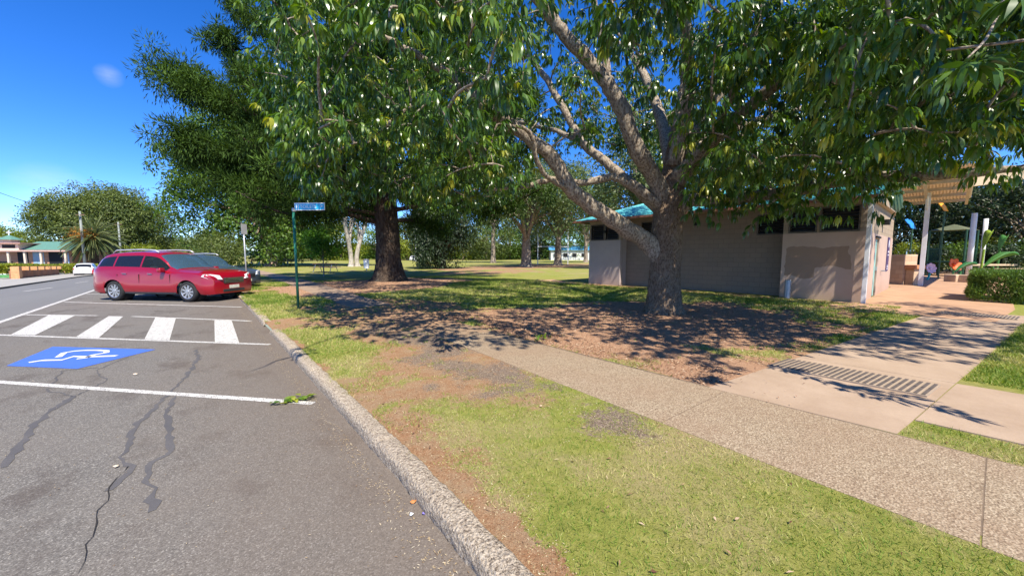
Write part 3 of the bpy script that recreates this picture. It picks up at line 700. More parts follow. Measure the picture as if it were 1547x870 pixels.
# ------------------------------------------------------------------ the big spreading tree
M_LEAF = leaf_mat('glossy_drooping_leaf', [(.022, .055, .012), (.042, .095, .014), (.065, .14, .018), (.10, .185, .022), (.18, .26, .03), (.34, .36, .05)], .33, .32, .7)
rng = np.random.default_rng(7)
t_base = Vector((BIG[0], BIG[1], LAWN))
big = empty('spreading_tree', t_base, 'huge spreading tree with thick furrowed trunk and drooping glossy leaves beside the footpath', 'tree')
def rel(o, root):
    o.parent = root; o.matrix_parent_inverse = Matrix.Translation(-Vector(root.location)) if root.rotation_euler.z == 0 else root.matrix_basis.inverted()
    return o
def trunk_mesh(path, radii, nseg=72, step=.035, seed=0, ridge=.022, flare=.0, z0=.1):
    P = smooth_path(path, 12); N = len(P); s = np.linspace(0, 1, N); Rr = np.interp(s, np.linspace(0, 1, len(radii)), radii)
    P = np.array(P); L = np.concatenate([[0], np.cumsum(np.linalg.norm(np.diff(P, axis=0), axis=1))]); n = int(L[-1]/step)
    q = np.linspace(0, L[-1], n); P = np.stack([np.interp(q, L, P[:, k]) for k in range(3)], -1); Rr = np.interp(q, L, Rr)
    a = np.linspace(0, 2*np.pi, nseg, endpoint=False)[None]; q = q[:, None]
    ca, sa = np.cos(a)*3.2, np.sin(a)*3.2
    rid = (np.abs(fbm(ca*4+0*q, sa*4, q*4.5, seed, 4)-.5))*2
    lump = fbm(ca*.35, sa*.35, q*.7, seed+3, 3)-.5
    R = Rr[:, None]*(1+lump*.22)-ridge*(1-np.clip(rid*3, 0, 1))
    if flare: R = R*(1+flare*np.exp(-q/.35)*(1+.45*np.sin(a*5+.6)+.25*np.sin(a*8)))
    X = P[:, 0:1]+R*np.cos(a); Y = P[:, 1:2]+R*np.sin(a); Z = P[:, 2:3]+0*R
    V = np.stack([X, Y, Z], -1).reshape(-1, 3); n, K = X.shape
    i = np.arange(n-1)[:, None]*K; k = np.arange(K)[None]; k2 = (k+1) % K
    Q = np.stack([i+k, i+k2, i+K+k2, i+K+k], -1).reshape(-1, 4)
    return V, Q
tp = [(1003, 474, 9.83), (1003, 452, 9.83), (1004, 420, 9.85), (1007, 380, 9.85), (1008, 340, 9.86), (1011, 300, 9.88), (1018, 250, 9.95), (1026, 190, 10.0)]
V, Q = trunk_mesh([C(*p) for p in tp], [.47, .42, .395, .385, .40, .385, .28, .2], flare=.22, seed=5, ridge=.03)
rel(link('trunk', fast_mesh('trunk', V, Q.ravel(), np.full(len(Q), 4)), M_BARK, None, True), big)
limbs_px = [
 [(1000, 395, 9.86, .25), (978, 366, 9.75, .235), (940, 342, 9.4, .21), (895, 312, 9.0, .19), (862, 285, 8.7, .18), (835, 240, 8.5, .16), (800, 210, 8.3, .15), (745, 170, 8.1, .13), (700, 128, 8.0, .11), (650, 95, 7.9, .08), (585, 60, 7.7, .06), (520, 30, 7.6, .04)],
 [(1004, 320, 9.9, .22), (955, 280, 10.3, .16), (915, 245, 10.6, .13), (880, 215, 10.8, .12), (852, 165, 11, .105), (825, 120, 11.2, .09), (785, 70, 11.4, .07), (740, 30, 11.6, .05)],
 [(1008, 310, 9.85, .27), (985, 262, 9.6, .215), (962, 225, 9.3, .20), (937, 160, 9.1, .185), (905, 110, 8.9, .17), (865, 65, 8.7, .155), (830, 25, 8.5, .13), (790, -30, 8.3, .1), (730, -90, 8.1, .06)],
 [(920, 128, 8.95, .1), (910, 60, 8.9, .08), (896, 0, 8.8, .07), (890, -70, 8.7, .05)],
 [(1000, 312, 9.8, .15), (962, 286, 9.6, .115), (925, 268, 9.5, .1), (880, 276, 9.4, .085), (840, 270, 9.3, .07), (790, 282, 9.1, .05), (735, 286, 8.9, .03)],
 [(1012, 330, 9.85, .22), (1045, 303, 9.6, .17), (1095, 303, 9.2, .145), (1160, 294, 8.7, .135), (1220, 284, 8.2, .13), (1290, 270, 7.6, .12), (1380, 266, 7.0, .1), (1460, 262, 6.5, .08), (1570, 250, 6, .04)],
 [(1022, 280, 9.75, .16), (1060, 235, 9.2, .105), (1085, 190, 8.7, .09), (1110, 130, 8.2, .08), (1135, 70, 7.8, .07), (1150, 0, 7.5, .06), (1165, -90, 7.2, .04)],
 [(1022, 240, 10, .19), (1080, 150, 10.5, .14), (1150, 90, 10.8, .12), (1230, 60, 10.8, .11), (1300, 30, 10.5, .1), (1400, 8, 10, .08), (1500, -15, 9.6, .05)],
 [(1018, 250, 9.8, .2), (1040, 150, 9.2, .15), (1035, 50, 8.2, .13), (1000, -90, 7.0, .11), (950, -280, 5.8, .07)],
 [(1020, 270, 9.75, .19), (1090, 200, 8.6, .14), (1180, 120, 7.4, .12), (1290, 20, 6.2, .1), (1450, -100, 5, .07), (1620, -200, 4.2, .04)],
 [(1016, 250, 10, .22), (995, 170, 11.5, .16), (965, 100, 13, .12), (930, 60, 15, .07)],
 [(1022, 240, 10.1, .2), (1120, 190, 12, .14), (1230, 160, 14, .1), (1330, 150, 15.5, .06)],
 [(880, 215, 10.8, .09), (830, 195, 12, .07), (760, 180, 13.5, .04)],
 [(1026, 200, 10, .2), (1038, 110, 10.1, .16), (1036, 30, 10.2, .14), (1020, -80, 10.4, .11), (990, -220, 10.8, .07)],
 [(862, 287, 8.7, .06), (820, 262, 8.0, .05), (800, 200, 7.4, .04), (770, 190, 7.0, .03)],
 [(700, 128, 8.0, .07), (640, 150, 7.6, .05), (590, 185, 7.3, .04), (560, 215, 7.2, .02)],
 [(1220, 284, 8.2, .06), (1300, 250, 7.4, .05), (1370, 180, 6.6, .04), (1430, 120, 5.8, .03)]]
lm = MB(); nodes = []
for k, L in enumerate(limbs_px):
    P = [C(a, b, c) for a, b, c, _ in L]; Rd = [r for *_, r in L]
    S = smooth_path(P, 6); rr = random.Random(k); s = np.linspace(0, 1, len(S)); Rr = np.interp(s, np.linspace(0, 1, len(Rd)), Rd)
    S = [p+Vector((rr.uniform(-1, 1), rr.uniform(-1, 1), rr.uniform(-1, 1)))*.02*(i > 3) for i, p in enumerate(S)]
    lm.tube(S, [r*(1+rr.uniform(-.07, .07)) for r in Rr], 14)
    nodes += [(p, r) for p, r in zip(S[8:], Rr[8:])]
# sprays of foliage: where leaf clumps sit in the crown
YLOW = ([350, 380, 430, 470, 560, 620, 700, 760, 800, 850, 905, 985, 1040, 1100, 1150, 1200, 1260, 1320, 1350, 1400, 1470, 1600, 1900],
        [-60, 100, 265, 312, 322, 322, 330, 322, 262, 232, 235, 245, 318, 340, 345, 310, 300, 325, 300, 256, 246, 240, 170])
YSHD = ([250, 370, 420, 470, 520, 600, 650, 700, 760, 850, 900, 1000, 1060, 1110, 1160, 1250, 1430, 1450, 1500, 1600, 2200],
        [400, 500, 505, 535, 520, 518, 535, 520, 528, 520, 535, 548, 572, 556, 545, 545, 552, 545, 540, 560, 800])
def crown_ok(P, rad=.45):
    px, py, dd = project(P)
    ok = np.ones(len(P), bool)
    front = dd > .5
    rp = rad*F_PX/np.maximum(dd, .5)
    ok &= ~(front & (px-rp*.9 < np.interp(py, [-400, 0, 100, 230, 300], [250, 352, 372, 418, 455])))
    ok &= ~(front & (px > -300) & (py+rp*.8 > np.interp(px, *YLOW)))
    ok &= ~((dd < .5) & (P[:, 0]*CY-P[:, 1]*SY < -1))
    S = P+(P[:, 2:3]-LAWN)*np.array([[.22, .68, -1.0]])
    sx, sy, sdd = project(S)
    rs = rad*F_PX/np.maximum(sdd, .8)
    ok &= ~((sdd > .3) & (sx > 250) & (sy+rs*.28 > np.interp(sx, *YSHD)))
    ok &= ~((sdd > .3) & (sx <= 250))
    ok &= ~((sdd <= .3) & (S[:, 0] < 4.5) & (P[:, 0] < 4))
    ok &= np.linalg.norm(P-np.array([0, 0, EYE]), axis=1) > 2.6
    return ok
N0 = 5200
u = rng.random(N0); th = rng.random(N0)*2*np.pi; RR = 10.6
r = RR*np.sqrt(u); zb = 3.0+.5*np.sin(th*3)+1.0*(1-np.clip(r/RR, 0, 1)); ztop = 4.2+7.0*np.sqrt(np.clip(1-(r/RR)**2, 0, 1))
vv = rng.beta(.8, 1.15, N0); P = np.stack([BIG[0]+r*np.cos(th), BIG[1]+r*np.sin(th), zb+(ztop-zb)*vv], -1)
P = P[crown_ok(P)]
# open pockets between clumps
pk = fbm(P[:, 0]*.5, P[:, 1]*.5, P[:, 2]*.6, 77, 2); px, py, dd = project(P)
inner = (px > 780) & (px < 1010) & (py > 40) & (py < 260) & (dd > 0) & (dd < 12)
keep = (pk > .44) & ~(inner & (rng.random(len(P)) < .72))
P = P[keep][:1150]
def cone(n, x0, x1, y0, y1, d0, d1):
    a = np.array([list(C(x0+(x1-x0)*rng.random(), y0+(y1-y0)*rng.random(), d0+(d1-d0)*rng.random())) for _ in range(n)]); a = a[crown_ok(a)]; return a[(a[:, 2] > 2.9)]
P = np.concatenate([P, cone(110, 380, 800, -40, 320, 6.5, 9.5), cone(170, 1040, 1545, 0, 340, 6.0, 10.5), cone(60, 1250, 1560, -20, 250, 4.2, 6.5)])
# hand placed clumps low on the left, over the sign, and on the near right
extra = [C(*q) for q in ((470, 262, 8.0), (520, 275, 8.3), (560, 262, 7.8), (440, 215, 7.9), (610, 270, 8.6), (665, 285, 9.0), (720, 288, 9.2), (500, 235, 7.2), (420, 170, 7.6), (400, 110, 7.5),
                         (590, 285, 8.8), (640, 250, 8.0), (545, 215, 7.4), (1075, 255, 8.2), (1110, 285, 8.4), (1140, 300, 8.2), (1165, 280, 7.9), (1060, 285, 8.8), (1215, 262, 7.4), (1270, 262, 7.2), (1180, 298, 7.8), (1230, 300, 7.5), (1100, 310, 8.3), (1060, 312, 8.6), (1335, 292, 7.0), (1280, 300, 7.2), (1150, 322, 8.0), (1240, 285, 7.0), (1205, 312, 8.3), (1310, 280, 7.2), (1290, 240, 6.8), (1090, 215, 7.9), (1130, 240, 7.6),
                         (1340, 200, 5.5), (1400, 205, 5.2), (1500, 205, 4.8), (1440, 215, 6.0), (1530, 150, 4.4), (1360, 235, 6.6), (1500, 240, 5.8), (755, 275, 8.9), (700, 255, 8.4), (450, 60, 7.6), (480, 130, 7.3))]
P = np.concatenate([P, np.array([list(e) for e in extra]), np.array([[at(378, 562)[0]-.97, at(378, 562)[1]-3.0, 4.5], [at(425, 545)[0]-.97, at(425, 545)[1]-3.0, 4.5]])])  # last two clumps hang out of frame, added for their shadow on the asphalt
# twigs joining every clump to the nearest wood
NP = np.array([list(p) for p, r in nodes]); tips = []
order = np.argsort(np.min(np.linalg.norm(P[:, None]-NP[None], axis=2), axis=1))
NPl = [tuple(p) for p in NP]
arr = np.array(NPl); extra_n = []
for idx in order:
    p = P[idx]; d = np.linalg.norm(arr-p, axis=1)+.35*np.abs(arr[:, 2]-p[2]+.3); j = int(np.argmin(d)); a = Vector(arr[j]); b = Vector(p); dist = (b-a).length
    rr = random.Random(int(idx)); m1 = a.lerp(b, .35)+Vector((rr.uniform(-.1, .1), rr.uniform(-.1, .1), .14))*dist*.5; m2 = a.lerp(b, .7)+Vector((rr.uniform(-.1, .1), rr.uniform(-.1, .1), .12))*dist*.5
    S = smooth_path([a, m1, m2, b], 3); r0 = .014+.011*min(dist, 3.5)
    lm.tube(S, list(np.linspace(r0, .008, len(S))), 5, False)
    arr = np.concatenate([arr, np.array([list(q) for q in S[4::2]])])
rel(lm.build('limbs', M_LIMB, None, True), big)
# leaf whorls
def whorls(P, per, rad, rng, nl=9, L=.17, W=.05, droop=.75, flat=.75):
    n = len(P)*per; c = np.repeat(P, per, 0); v = rdir(rng, n); v[:, 2] *= flat; c = c+v*rad*rng.random((n, 1))**.45
    out = unit(v+rng.normal(size=(n, 3))*.3)
    O = np.repeat(c, nl, 0); od = np.repeat(out, nl, 0); m = len(O)
    az_ = rng.random(m)*2*np.pi; rad_ = np.stack([np.cos(az_), np.sin(az_), 0*az_], -1)
    D = unit(rad_*.62+od*.45+np.stack([0*az_, 0*az_, -droop*(.4+.9*rng.random(m))], -1))
    Nn = unit(np.stack([0*az_, 0*az_, np.ones(m)], -1)*.8+rad_*.8+rng.normal(size=(m, 3))*.25)
    O = O+rad_*.015-od*rng.random((m, 1))*.09
    base = np.repeat(rng.random(n), nl); spr = np.repeat(rng.random(len(P)), per*nl)
    rnd = np.clip(.42+.34*(base-.5)+.36*(spr-.5)+.26*(rng.random(m)-.5)+np.where(base > .93, .35, 0), 0, 1)
    return O, D, Nn, L*(.7+.6*rng.random(m)), W*(.75+.5*rng.random(m)), rnd
O, D, Nn, LL_, WW_, rnd = whorls(P, 15, .62, rng, 9, .18, .041, 1.05)
px, py, dd = project(O)
S = O+(O[:, 2:3]-LAWN)*np.array([[.22, .68, -1.0]]); 
ok = (px > np.interp(py, [-400, 0, 100, 230, 300], [240, 345, 362, 405, 440])) | (dd < .3)
rel(leaves('crown', O[ok], D[ok], Nn[ok], LL_[ok], WW_[ok], rnd[ok], M_LEAF), big)
# small sprays out of the frame whose shadows streak over the concrete path
for nm_, pts_ in (('side_leaves', ((1185, 560), (1250, 578), (1300, 592), (1345, 600), (1425, 620), (1060, 572))),):
    q_ = np.array([[at(a_, b_)[0]*.94-.22*3.1, at(a_, b_)[1]*.94-.68*3.1, 3.2] for a_, b_ in pts_])
    O, D, Nn, l_, w_, rnd = whorls(q_, 5, .2, rng, 9, .18, .045, .8); rel(leaves(nm_, O, D, Nn, l_, w_, rnd, M_LEAF), big)
    sb_ = MB(); qs_ = [Vector(v_) for v_ in q_]; sb_.tube(smooth_path([Vector(P[np.argmin(np.linalg.norm(P-q_[0], axis=1))])]+qs_[:5], 4), .012, 6, False); rel(sb_.build('side_twig', M_LIMB, None, True), big)
# the nearest spray, hanging in from the right
NS = np.array([list(C(*q)) for q in ((1462, 92, 2.5), (1490, 100, 2.7), (1445, 105, 2.9))])
O, D, Nn, l_, w_, rnd = whorls(NS, 3, .12, rng, 8, .17, .045, .5)
rel(leaves('near_leaves', O, D, Nn, l_, w_, rnd, M_LEAF), big)
rel(MB().tube(smooth_path([C(1462, 88, 2.55), C(1500, 40, 3.2), C(1530, -60, 4.0), C(1500, -90, 4.8)], 4), [.005, .007, .009, .011, .012, .014, .016, .018, .02, .022, .024, .026, .028], 6).build('twig', M_LIMB, None, True), big)

# ------------------------------------------------------------------ the great conifer
M_NEED = leaf_mat('conifer_needles', [(.022, .045, .010), (.034, .066, .012), (.05, .095, .015), (.08, .145, .02), (.11, .18, .03)], .7, .2, .12)
con = empty('conifer', (CON[0], CON[1], LAWN), 'massive dark conifer with thick black trunk and tufted upswept branch ends', 'tree')
cd0 = float(project(np.array([CON[0], CON[1], 1.0]))[2])
V, Q = trunk_mesh([Vector((CON[0], CON[1], .05)), Vector((CON[0], CON[1], 1.5)), Vector((CON[0]-.1, CON[1], 5)), Vector((CON[0]-.1, CON[1], 10)), Vector((CON[0], CON[1], 19))], [.92, .74, .62, .45, .15], 64, .08, 9, .03, .28)
rel(link('trunk', fast_mesh('trunk', V, Q.ravel(), np.full(len(Q), 4)), M_DBARK, None, True), con)
cl = MB(); cents = []; rads = []; rng = np.random.default_rng(11)
def climb(P, r0, k, dens=1.0, fat=.8):
    S = smooth_path(P, 6); cl.tube(S, list(np.linspace(r0, .03, len(S))), 7, False); n = len(S)
    ln = sum((S[i+1]-S[i]).length for i in range(n-1)); m = int(ln*3.6*dens)
    for i in range(m):
        t = .22+.78*(i+rng.random())/m; q = S[min(n-1, int(t*(n-1)))]; sp = .25+.75*t
        off = np.clip(rng.normal(size=3), -1.3, 1.3)*np.array([.72, .72, .5])*sp*.8
        q2 = q+Vector([float(t_) for t_ in off]); cents.append(list(q2)); rads.append(fat*(.45+.4*rng.random()))
        if i % 2 == 0: cl.tube([q, q.lerp(q2, .6)+Vector((0, 0, .05)), q2], [.03, .02, .01], 4, False)
T0 = lambda z: Vector((CON[0], CON[1], z))
zc = lambda py: EYE+(386-py)/F_PX*cd0
for L, f_ in (([(565, 330, 21), (480, 310, 20.5), (410, 290, 20), (350, 275, 20), (315, 262, 20)], 1.0), ([(565, 230, 21), (500, 240, 20), (430, 235, 19.5), (375, 215, 19.5), (340, 200, 19.5)], 1.0), ([(560, 190, 21), (470, 205, 20.5), (390, 185, 20), (330, 140, 19.5), (285, 108, 19.2), (238, 92, 19)], 1.1), ([(540, 215, 20), (420, 190, 19.5), (340, 150, 19), (290, 132, 18.8), (255, 122, 18.5)], 1.0),
          ([(560, 285, 21), (470, 275, 20.5), (390, 240, 20), (325, 222, 19.5), (285, 212, 19.2), (255, 205, 19)], 1.05), ([(540, 290, 21), (430, 290, 21), (340, 250, 21), (280, 235, 21)], .8),
          ([(570, 80, 21), (480, 90, 20.5), (420, 60, 20), (370, 20, 19.8), (352, -20, 19.5)], .9), ([(570, 130, 21), (480, 140, 20.6), (400, 110, 20.2), (345, 70, 20), (330, 55, 20)], .7)):
    climb([T0(float(C(*L[0]).z)-.3)]+[C(*q) for q in L[1:]], .17, 0, 1.5, f_)
for k in range(58):
    z = 3.6+14.5*(k/58)**.95; a = k*2.39996+.5; ln = (9.0 if z < 11 else 9.0-(z-11)*.8)*(.75+.4*rng.random())
    dr = Vector((math.cos(a), math.sin(a), 0)); P_ = [T0(z), T0(z+.3)+dr*ln*.35, T0(z-.1)+dr*ln*.7, T0(z+.9)+dr*ln]
    e = project(np.array([list(P_[-1])]))
    if e[0][0] < 330 and e[2][0] > 0: P_ = [T0(z), T0(z+.3)+dr*ln*.25, T0(z)+dr*ln*.45, T0(z+.5)+dr*ln*.6]
    e = project(np.array([list(P_[-1])]))
    if e[0][0] < 300 and e[2][0] > 0: continue
    climb(P_, .14, k)
rel(cl.build('limbs', M_DBARK, None, True), con)
cents = np.array(cents); rads = np.array(rads)
per = 150; n = len(cents)*per; c = np.repeat(cents, per, 0); rr_ = np.repeat(rads, per); v = rdir(rng, n); O = c+v*np.stack([rr_, rr_, rr_*.6], -1)*rng.random((n, 1))**.6
hang = rng.random(n) < .35; O[hang, 2] -= rng.random(hang.sum())*.9*rr_[hang]
D = unit(v*.9+np.stack([0*rr_, 0*rr_, np.where(hang, -1.2, .45)], -1)+rng.normal(size=(n, 3))*.25)
lr = np.repeat(rng.random(len(cents)), per); rnd = np.clip(.3+.4*(v[:, 2]*.5)+.25*(lr-.5)+.3*(rng.random(n)-.5)+.1, 0, 1)  # tuft tops lighter, undersides darker: sunlight and shade put into the needle colour
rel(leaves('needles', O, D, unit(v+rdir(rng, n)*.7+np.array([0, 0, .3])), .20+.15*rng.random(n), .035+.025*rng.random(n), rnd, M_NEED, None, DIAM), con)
print('conifer needles', n)

# ------------------------------------------------------------------ other trees
G_MID = leaf_mat('mid_green_leaf', [(.03, .065, .012), (.055, .11, .018), (.085, .16, .022), (.13, .21, .03), (.21, .28, .05)], .5, .3, .4)
G_BRIGHT = leaf_mat('bright_green_leaf', [(.03, .09, .01), (.06, .16, .015), (.10, .24, .02), (.17, .32, .03)], .5, .35, .4)
G_OLIVE = leaf_mat('olive_leaf', [(.05, .075, .016), (.085, .12, .025), (.13, .17, .035), (.19, .23, .055)], .55, .25, .4)
G_YEL = leaf_mat('yellow_green_leaf', [(.07, .11, .01), (.14, .19, .015), (.22, .26, .022), (.32, .34, .03)], .5, .3, .4)
G_DARK = leaf_mat('dark_leaf', [(.010, .022, .008), (.018, .036, .012), (.03, .055, .016), (.06, .09, .025)], .5, .2, .4)
G_PALE = leaf_mat('pale_sunlit_leaf', [(.05, .08, .03), (.09, .13, .045), (.14, .19, .06), (.22, .27, .10)], .5, .3, .4)
def tree(name, X, Y, H, R, zb, tr, mat, label, n=7000, ls=.3, seed=1, forks=1, bark_=None, flat=1.0, group=None, lobes=16, z=None, asp=.45, dense=1.0, droop=0):
    rg = np.random.default_rng(seed); z = gz(X, Y) if z is None else z
    e = empty(name, (X, Y, z), label, 'tree', 0, group)
    hc = (H+zb)/2; hz = (H-zb)/2
    mb = MB(); ends = []
    v = rdir(rg, lobes, .25); cc = np.stack([v[:, 0]*R*.66, v[:, 1]*R*.66, hc+v[:, 2]*hz*.62*flat], -1); cr = R*(.30+.2*rg.random(lobes))
    f0 = max(zb*.8, H*.12) if forks == 1 else H*.12
    tops = []
    for f in range(forks):
        a = 2*math.pi*f/forks+seed; o = (0 if forks == 1 else tr*1.0)
        t1 = Vector((math.cos(a)*o, math.sin(a)*o, 0)); sp = 0 if forks == 1 else R*.30
        pth = [t1+Vector((0, 0, -.1)), t1*1.1+Vector((0, 0, f0)), Vector((math.cos(a)*sp, math.sin(a)*sp, hc*.75)), Vector((math.cos(a)*sp*1.3, math.sin(a)*sp*1.3, hc+hz*.3))]
        S = smooth_path(pth, 5); rr = list(np.linspace(tr/(forks**.4), tr*.25, len(S))); rr[0] *= 1.45; rr[1] *= 1.12
        mb.tube(S, rr, 14, False); tops.append(S)
    for i in range(lobes):
        S = tops[i % forks]; a = S[6+i % 5]; b = Vector(cc[i]); mb.tube(smooth_path([a, a.lerp(b, .5)+Vector((0, 0, .06*R)), b], 3), list(np.linspace(tr*.38, tr*.07, 7)), 6, False)
    mb.build('trunk', bark_ or M_FIGBARK, e, True)
    # clumps on the lobes, leaves on the clumps
    nc = int(n/22); li = rg.integers(0, lobes, nc); vv = rdir(rg, nc, .2); sc = cc[li]+vv*cr[li][:, None]*np.array([1, 1, .75*hz/R+.25])*(.6+.45*rg.random((nc, 1)))
    sc[:, 2] = np.maximum(sc[:, 2], zb*.9+rg.random(nc)*.4)
    kk = 22; c = np.repeat(sc, kk, 0); m = len(c); w = rdir(rg, m); O = c+w*(ls*1.9)*rg.random((m, 1))**.5
    if droop: O[:, 2] -= droop*rg.random(m)**2
    out = unit(O-np.array([0, 0, hc*.8])); Nn = unit(w*.55+out*.6+rg.normal(size=(m, 3))*.42+np.array([0, 0, .45])); D = unit(w+np.array([0, 0, -.5-droop])+rg.normal(size=(m, 3))*.4)
    lr = np.repeat(rg.random(nc), kk); rnd = np.clip(.45+.5*(lr-.5)+.35*(rg.random(m)-.5), 0, 1)
    leaves('crown', O, D, Nn, ls*(.6+.7*rg.random(m)), ls*asp*(.7+.6*rg.random(m)), rnd, mat, e, DIAM)
    return e
def tat(px, depth): p = ground(px, depth); return p.x, p.y
x, y = tat(410, 52); tree('park_tree', x, y, 20, 11.6, .6, .8, G_MID, 'tall mid green tree with pale pinkish trunk behind the green sign post', 62000, .46, 3, 1, M_PINKBARK, lobes=60, flat=1.35)
x, y = tat(330, 40); tree('shrub', x, y, 4.2, 2.8, .2, .07, G_OLIVE, 'grey green bushy shrub beyond the parked cars', 6000, .22, 4)['category'] = 'shrub'
x, y = tat(488, 26.2); tree('young_tree', x, y, 3.9, 1.25, 1.15, .05, G_BRIGHT, 'small bright green round young tree beside the picnic table', 5200, .15, 5, lobes=12)
x, y = tat(533, 51); tree('forked_tree', x, y, 17, 8.0, 5.0, .55, G_MID, 'tree with three pale grey trunks forking near the ground', 12000, .36, 6, 3, bark('pale_bark', (.34, .30, .26), (.5, .46, .4), 5, .4, .4))
x, y = tat(668, 43); tree('weeping_tree', x, y, 9.5, 4.1, .1, .42, G_DARK, 'dark drooping tree whose branches sweep down to the lawn', 30000, .26, 7, 2, M_DBARK, droop=1.6, lobes=34, flat=1.35)
x, y = tat(795, 48.5); tree('fig_tree', x, y, 15, 8.2, 3.0, .78, G_PALE, 'fig tree with stout dark trunk on bare red soil, left of the goal post', 16000, .33, 8, 1, M_FIGBARK, lobes=22)
x, y = tat(843, 57); tree('fig_tree', x, y, 15, 8.5, 4.2, .62, G_PALE, 'fig tree with greyer trunk right of the goal post', 15000, .36, 9, 1, M_FIGBARK, lobes=22)
x, y = tat(960, 42); tree('park_tree', x, y, 19, 8.5, 3.5, .5, G_PALE, 'tall pale green tree rising behind the toilet block roof', 18000, .36, 10, lobes=26)
x, y = tat(1140, 44); tree('park_tree', x, y, 18, 9, 3.5, .5, G_MID, 'tall green tree behind the middle of the toilet block', 14000, .4, 12, lobes=24)
x, y = tat(745, 75); tree('park_tree', x, y, 21, 10, 6, .5, G_MID, 'high crowned tree standing past the weeping tree', 12000, .5, 13)
x, y = tat(885, 80); tree('park_tree', x, y, 17, 9, 3.5, .5, G_MID, 'green tree behind the left corner of the toilet block', 10000, .5, 14)
for k, (px, dp, H, R, m_) in enumerate([(430, 95, 15, 9, G_MID), (470, 120, 12, 9, G_OLIVE), (515, 110, 11, 8, G_YEL), (575, 130, 11, 9, G_MID), (615, 115, 12.5, 8, G_YEL), (645, 125, 11, 8, G_MID), (700, 130, 10, 9, G_YEL), (735, 120, 13, 9, G_OLIVE), (770, 135, 12, 10, G_MID), (815, 130, 13, 10, G_DARK), (860, 125, 13, 10, G_MID)]):
    x, y = tat(px, dp); tree('far_tree', x, y, H, R, .2, .4, m_, 'leafy tree in the far row across the playing field', 8000, .62, 30+k, lobes=26, flat=1.3, group='trees in the far row across the playing field')
# the wood that closes the far side of the field
rg_ = np.random.default_rng(17); n = 60000; t_ = rg_.random(n); dp_ = 150+rg_.random(n)*8; a_ = C(395, 386, 1.0); px_ = 395+t_*560
u_ = (px_-773.5)/F_PX*dp_; hh_ = (3.5+4.5*fbm(px_*.045, 0*px_, 0, 5, 3))*rg_.random(n)**.8
O = np.stack([u_*CY+dp_*SY, -u_*SY+dp_*CY, .1+hh_], -1)
tag(leaves('far_wood', O, rdir(rg_, n), unit(rdir(rg_, n)*.8+np.array([-.3, -.6, .5])), .8+.5*rg_.random(n), .5+.3*rg_.random(n), np.clip(fbm(px_*.12, hh_*.4, 0, 9)+.2*(rg_.random(n)-.5), 0, 1), G_MID, None, DIAM), 'low band of woodland closing the far side of the playing field', 'woodland', kind='stuff')
# left side, across the road
x, y = tat(165, 88); tree('domed_tree', x, y, 18.8, 12.6, 1.2, 1.1, G_OLIVE, 'great dome shaped olive green tree across the road behind the palm', 75000, .50, 50, 1, M_DBARK, lobes=60, flat=1.15)
x, y = tat(24, 96); tree('far_tree', x, y, 9.6, 9.5, 1, .6, G_YEL, 'broad yellow green tree behind the church hall', 14000, .55, 51, lobes=24)
x, y = tat(-40, 100); tree('far_tree', x, y, 12, 10, 1, .6, G_YEL, 'yellow green tree cut by the left picture edge', 9000, .6, 52, lobes=20)
x, y = tat(215, 74); tree('street_tree', x, y, 5.2, 3.4, 1.4, .2, G_YEL, 'low yellow green street tree in front of the domed tree', 5000, .3, 53)
for k, (px, dp, H, R, m_, lb) in enumerate([(262, 150, 11, 8, G_OLIVE, 'olive tree at the far end of the road by the domed tree'), (285, 190, 11, 8, G_MID, 'small distant green tree where the road vanishes'), (305, 90, 9, 5, G_OLIVE, 'olive tree beyond the parked cars under the hill'), (240, 110, 8, 6, G_YEL, 'yellow green tree low beside the domed tree')]):
    x, y = tat(px, dp); tree('street_tree', x, y, H, R, 1.2, .3, m_, lb, 5000, .5, 60+k)
# right side, round the playground
for k, (px, dp, H, R, zb_, m_, lb) in enumerate([(1405, 38, 11, 6, .2, G_DARK, 'dark leafy tree behind the playground near the awning'), (1475, 36, 9, 6, .2, G_DARK, 'mid green tree behind the tall white playground pole'), (1560, 30, 9, 6, .3, G_DARK, 'dark tree over the hedge at the right picture edge'),
                                          (1520, 52, 14, 8, .8, G_YEL, 'sunlit yellow green tree highest behind the playground'), (1350, 60, 15, 8, 1, G_MID, 'green tree seen past the awning end of the toilet block'), (1640, 40, 12, 8, .8, G_MID, 'green tree beyond the right picture edge by the shade sail')]):
    x, y = tat(px, dp); tree('park_tree', x, y, H, R, zb_, .3, m_, lb, 12000, .3, 70+k, lobes=22)
for k, (px, dp, H, R, m_, lb) in enumerate([(1385, 33, 2.6, 1.8, G_YEL, 'rounded yellow green shrub just past the stone fountain wall'), (1425, 35, 2.4, 1.8, G_BRIGHT, 'bright green shrub behind the orange flower sculpture'), (1500, 31, 3.0, 1.9, G_YEL, 'yellow green shrub behind the giant leaf sculpture'), (1540, 27, 2.8, 1.7, G_MID, 'green shrub behind the clipped hedge at right edge'), (1512, 26, 2.3, 1.3, G_DARK, 'dark shrub behind the curling leaf sculpture'), (1460, 30, 2.6, 1.6, G_MID, 'mid green shrub behind the tall white poles'), (1405, 29, 2.2, 1.3, G_DARK, 'dark shrub behind the pale pink flower sculpture')]):
    x, y = tat(px, dp); tree('shrub', x, y, H, R, .1, .05, m_, lb, 5000, .17, 90+k)['category'] = 'shrub'
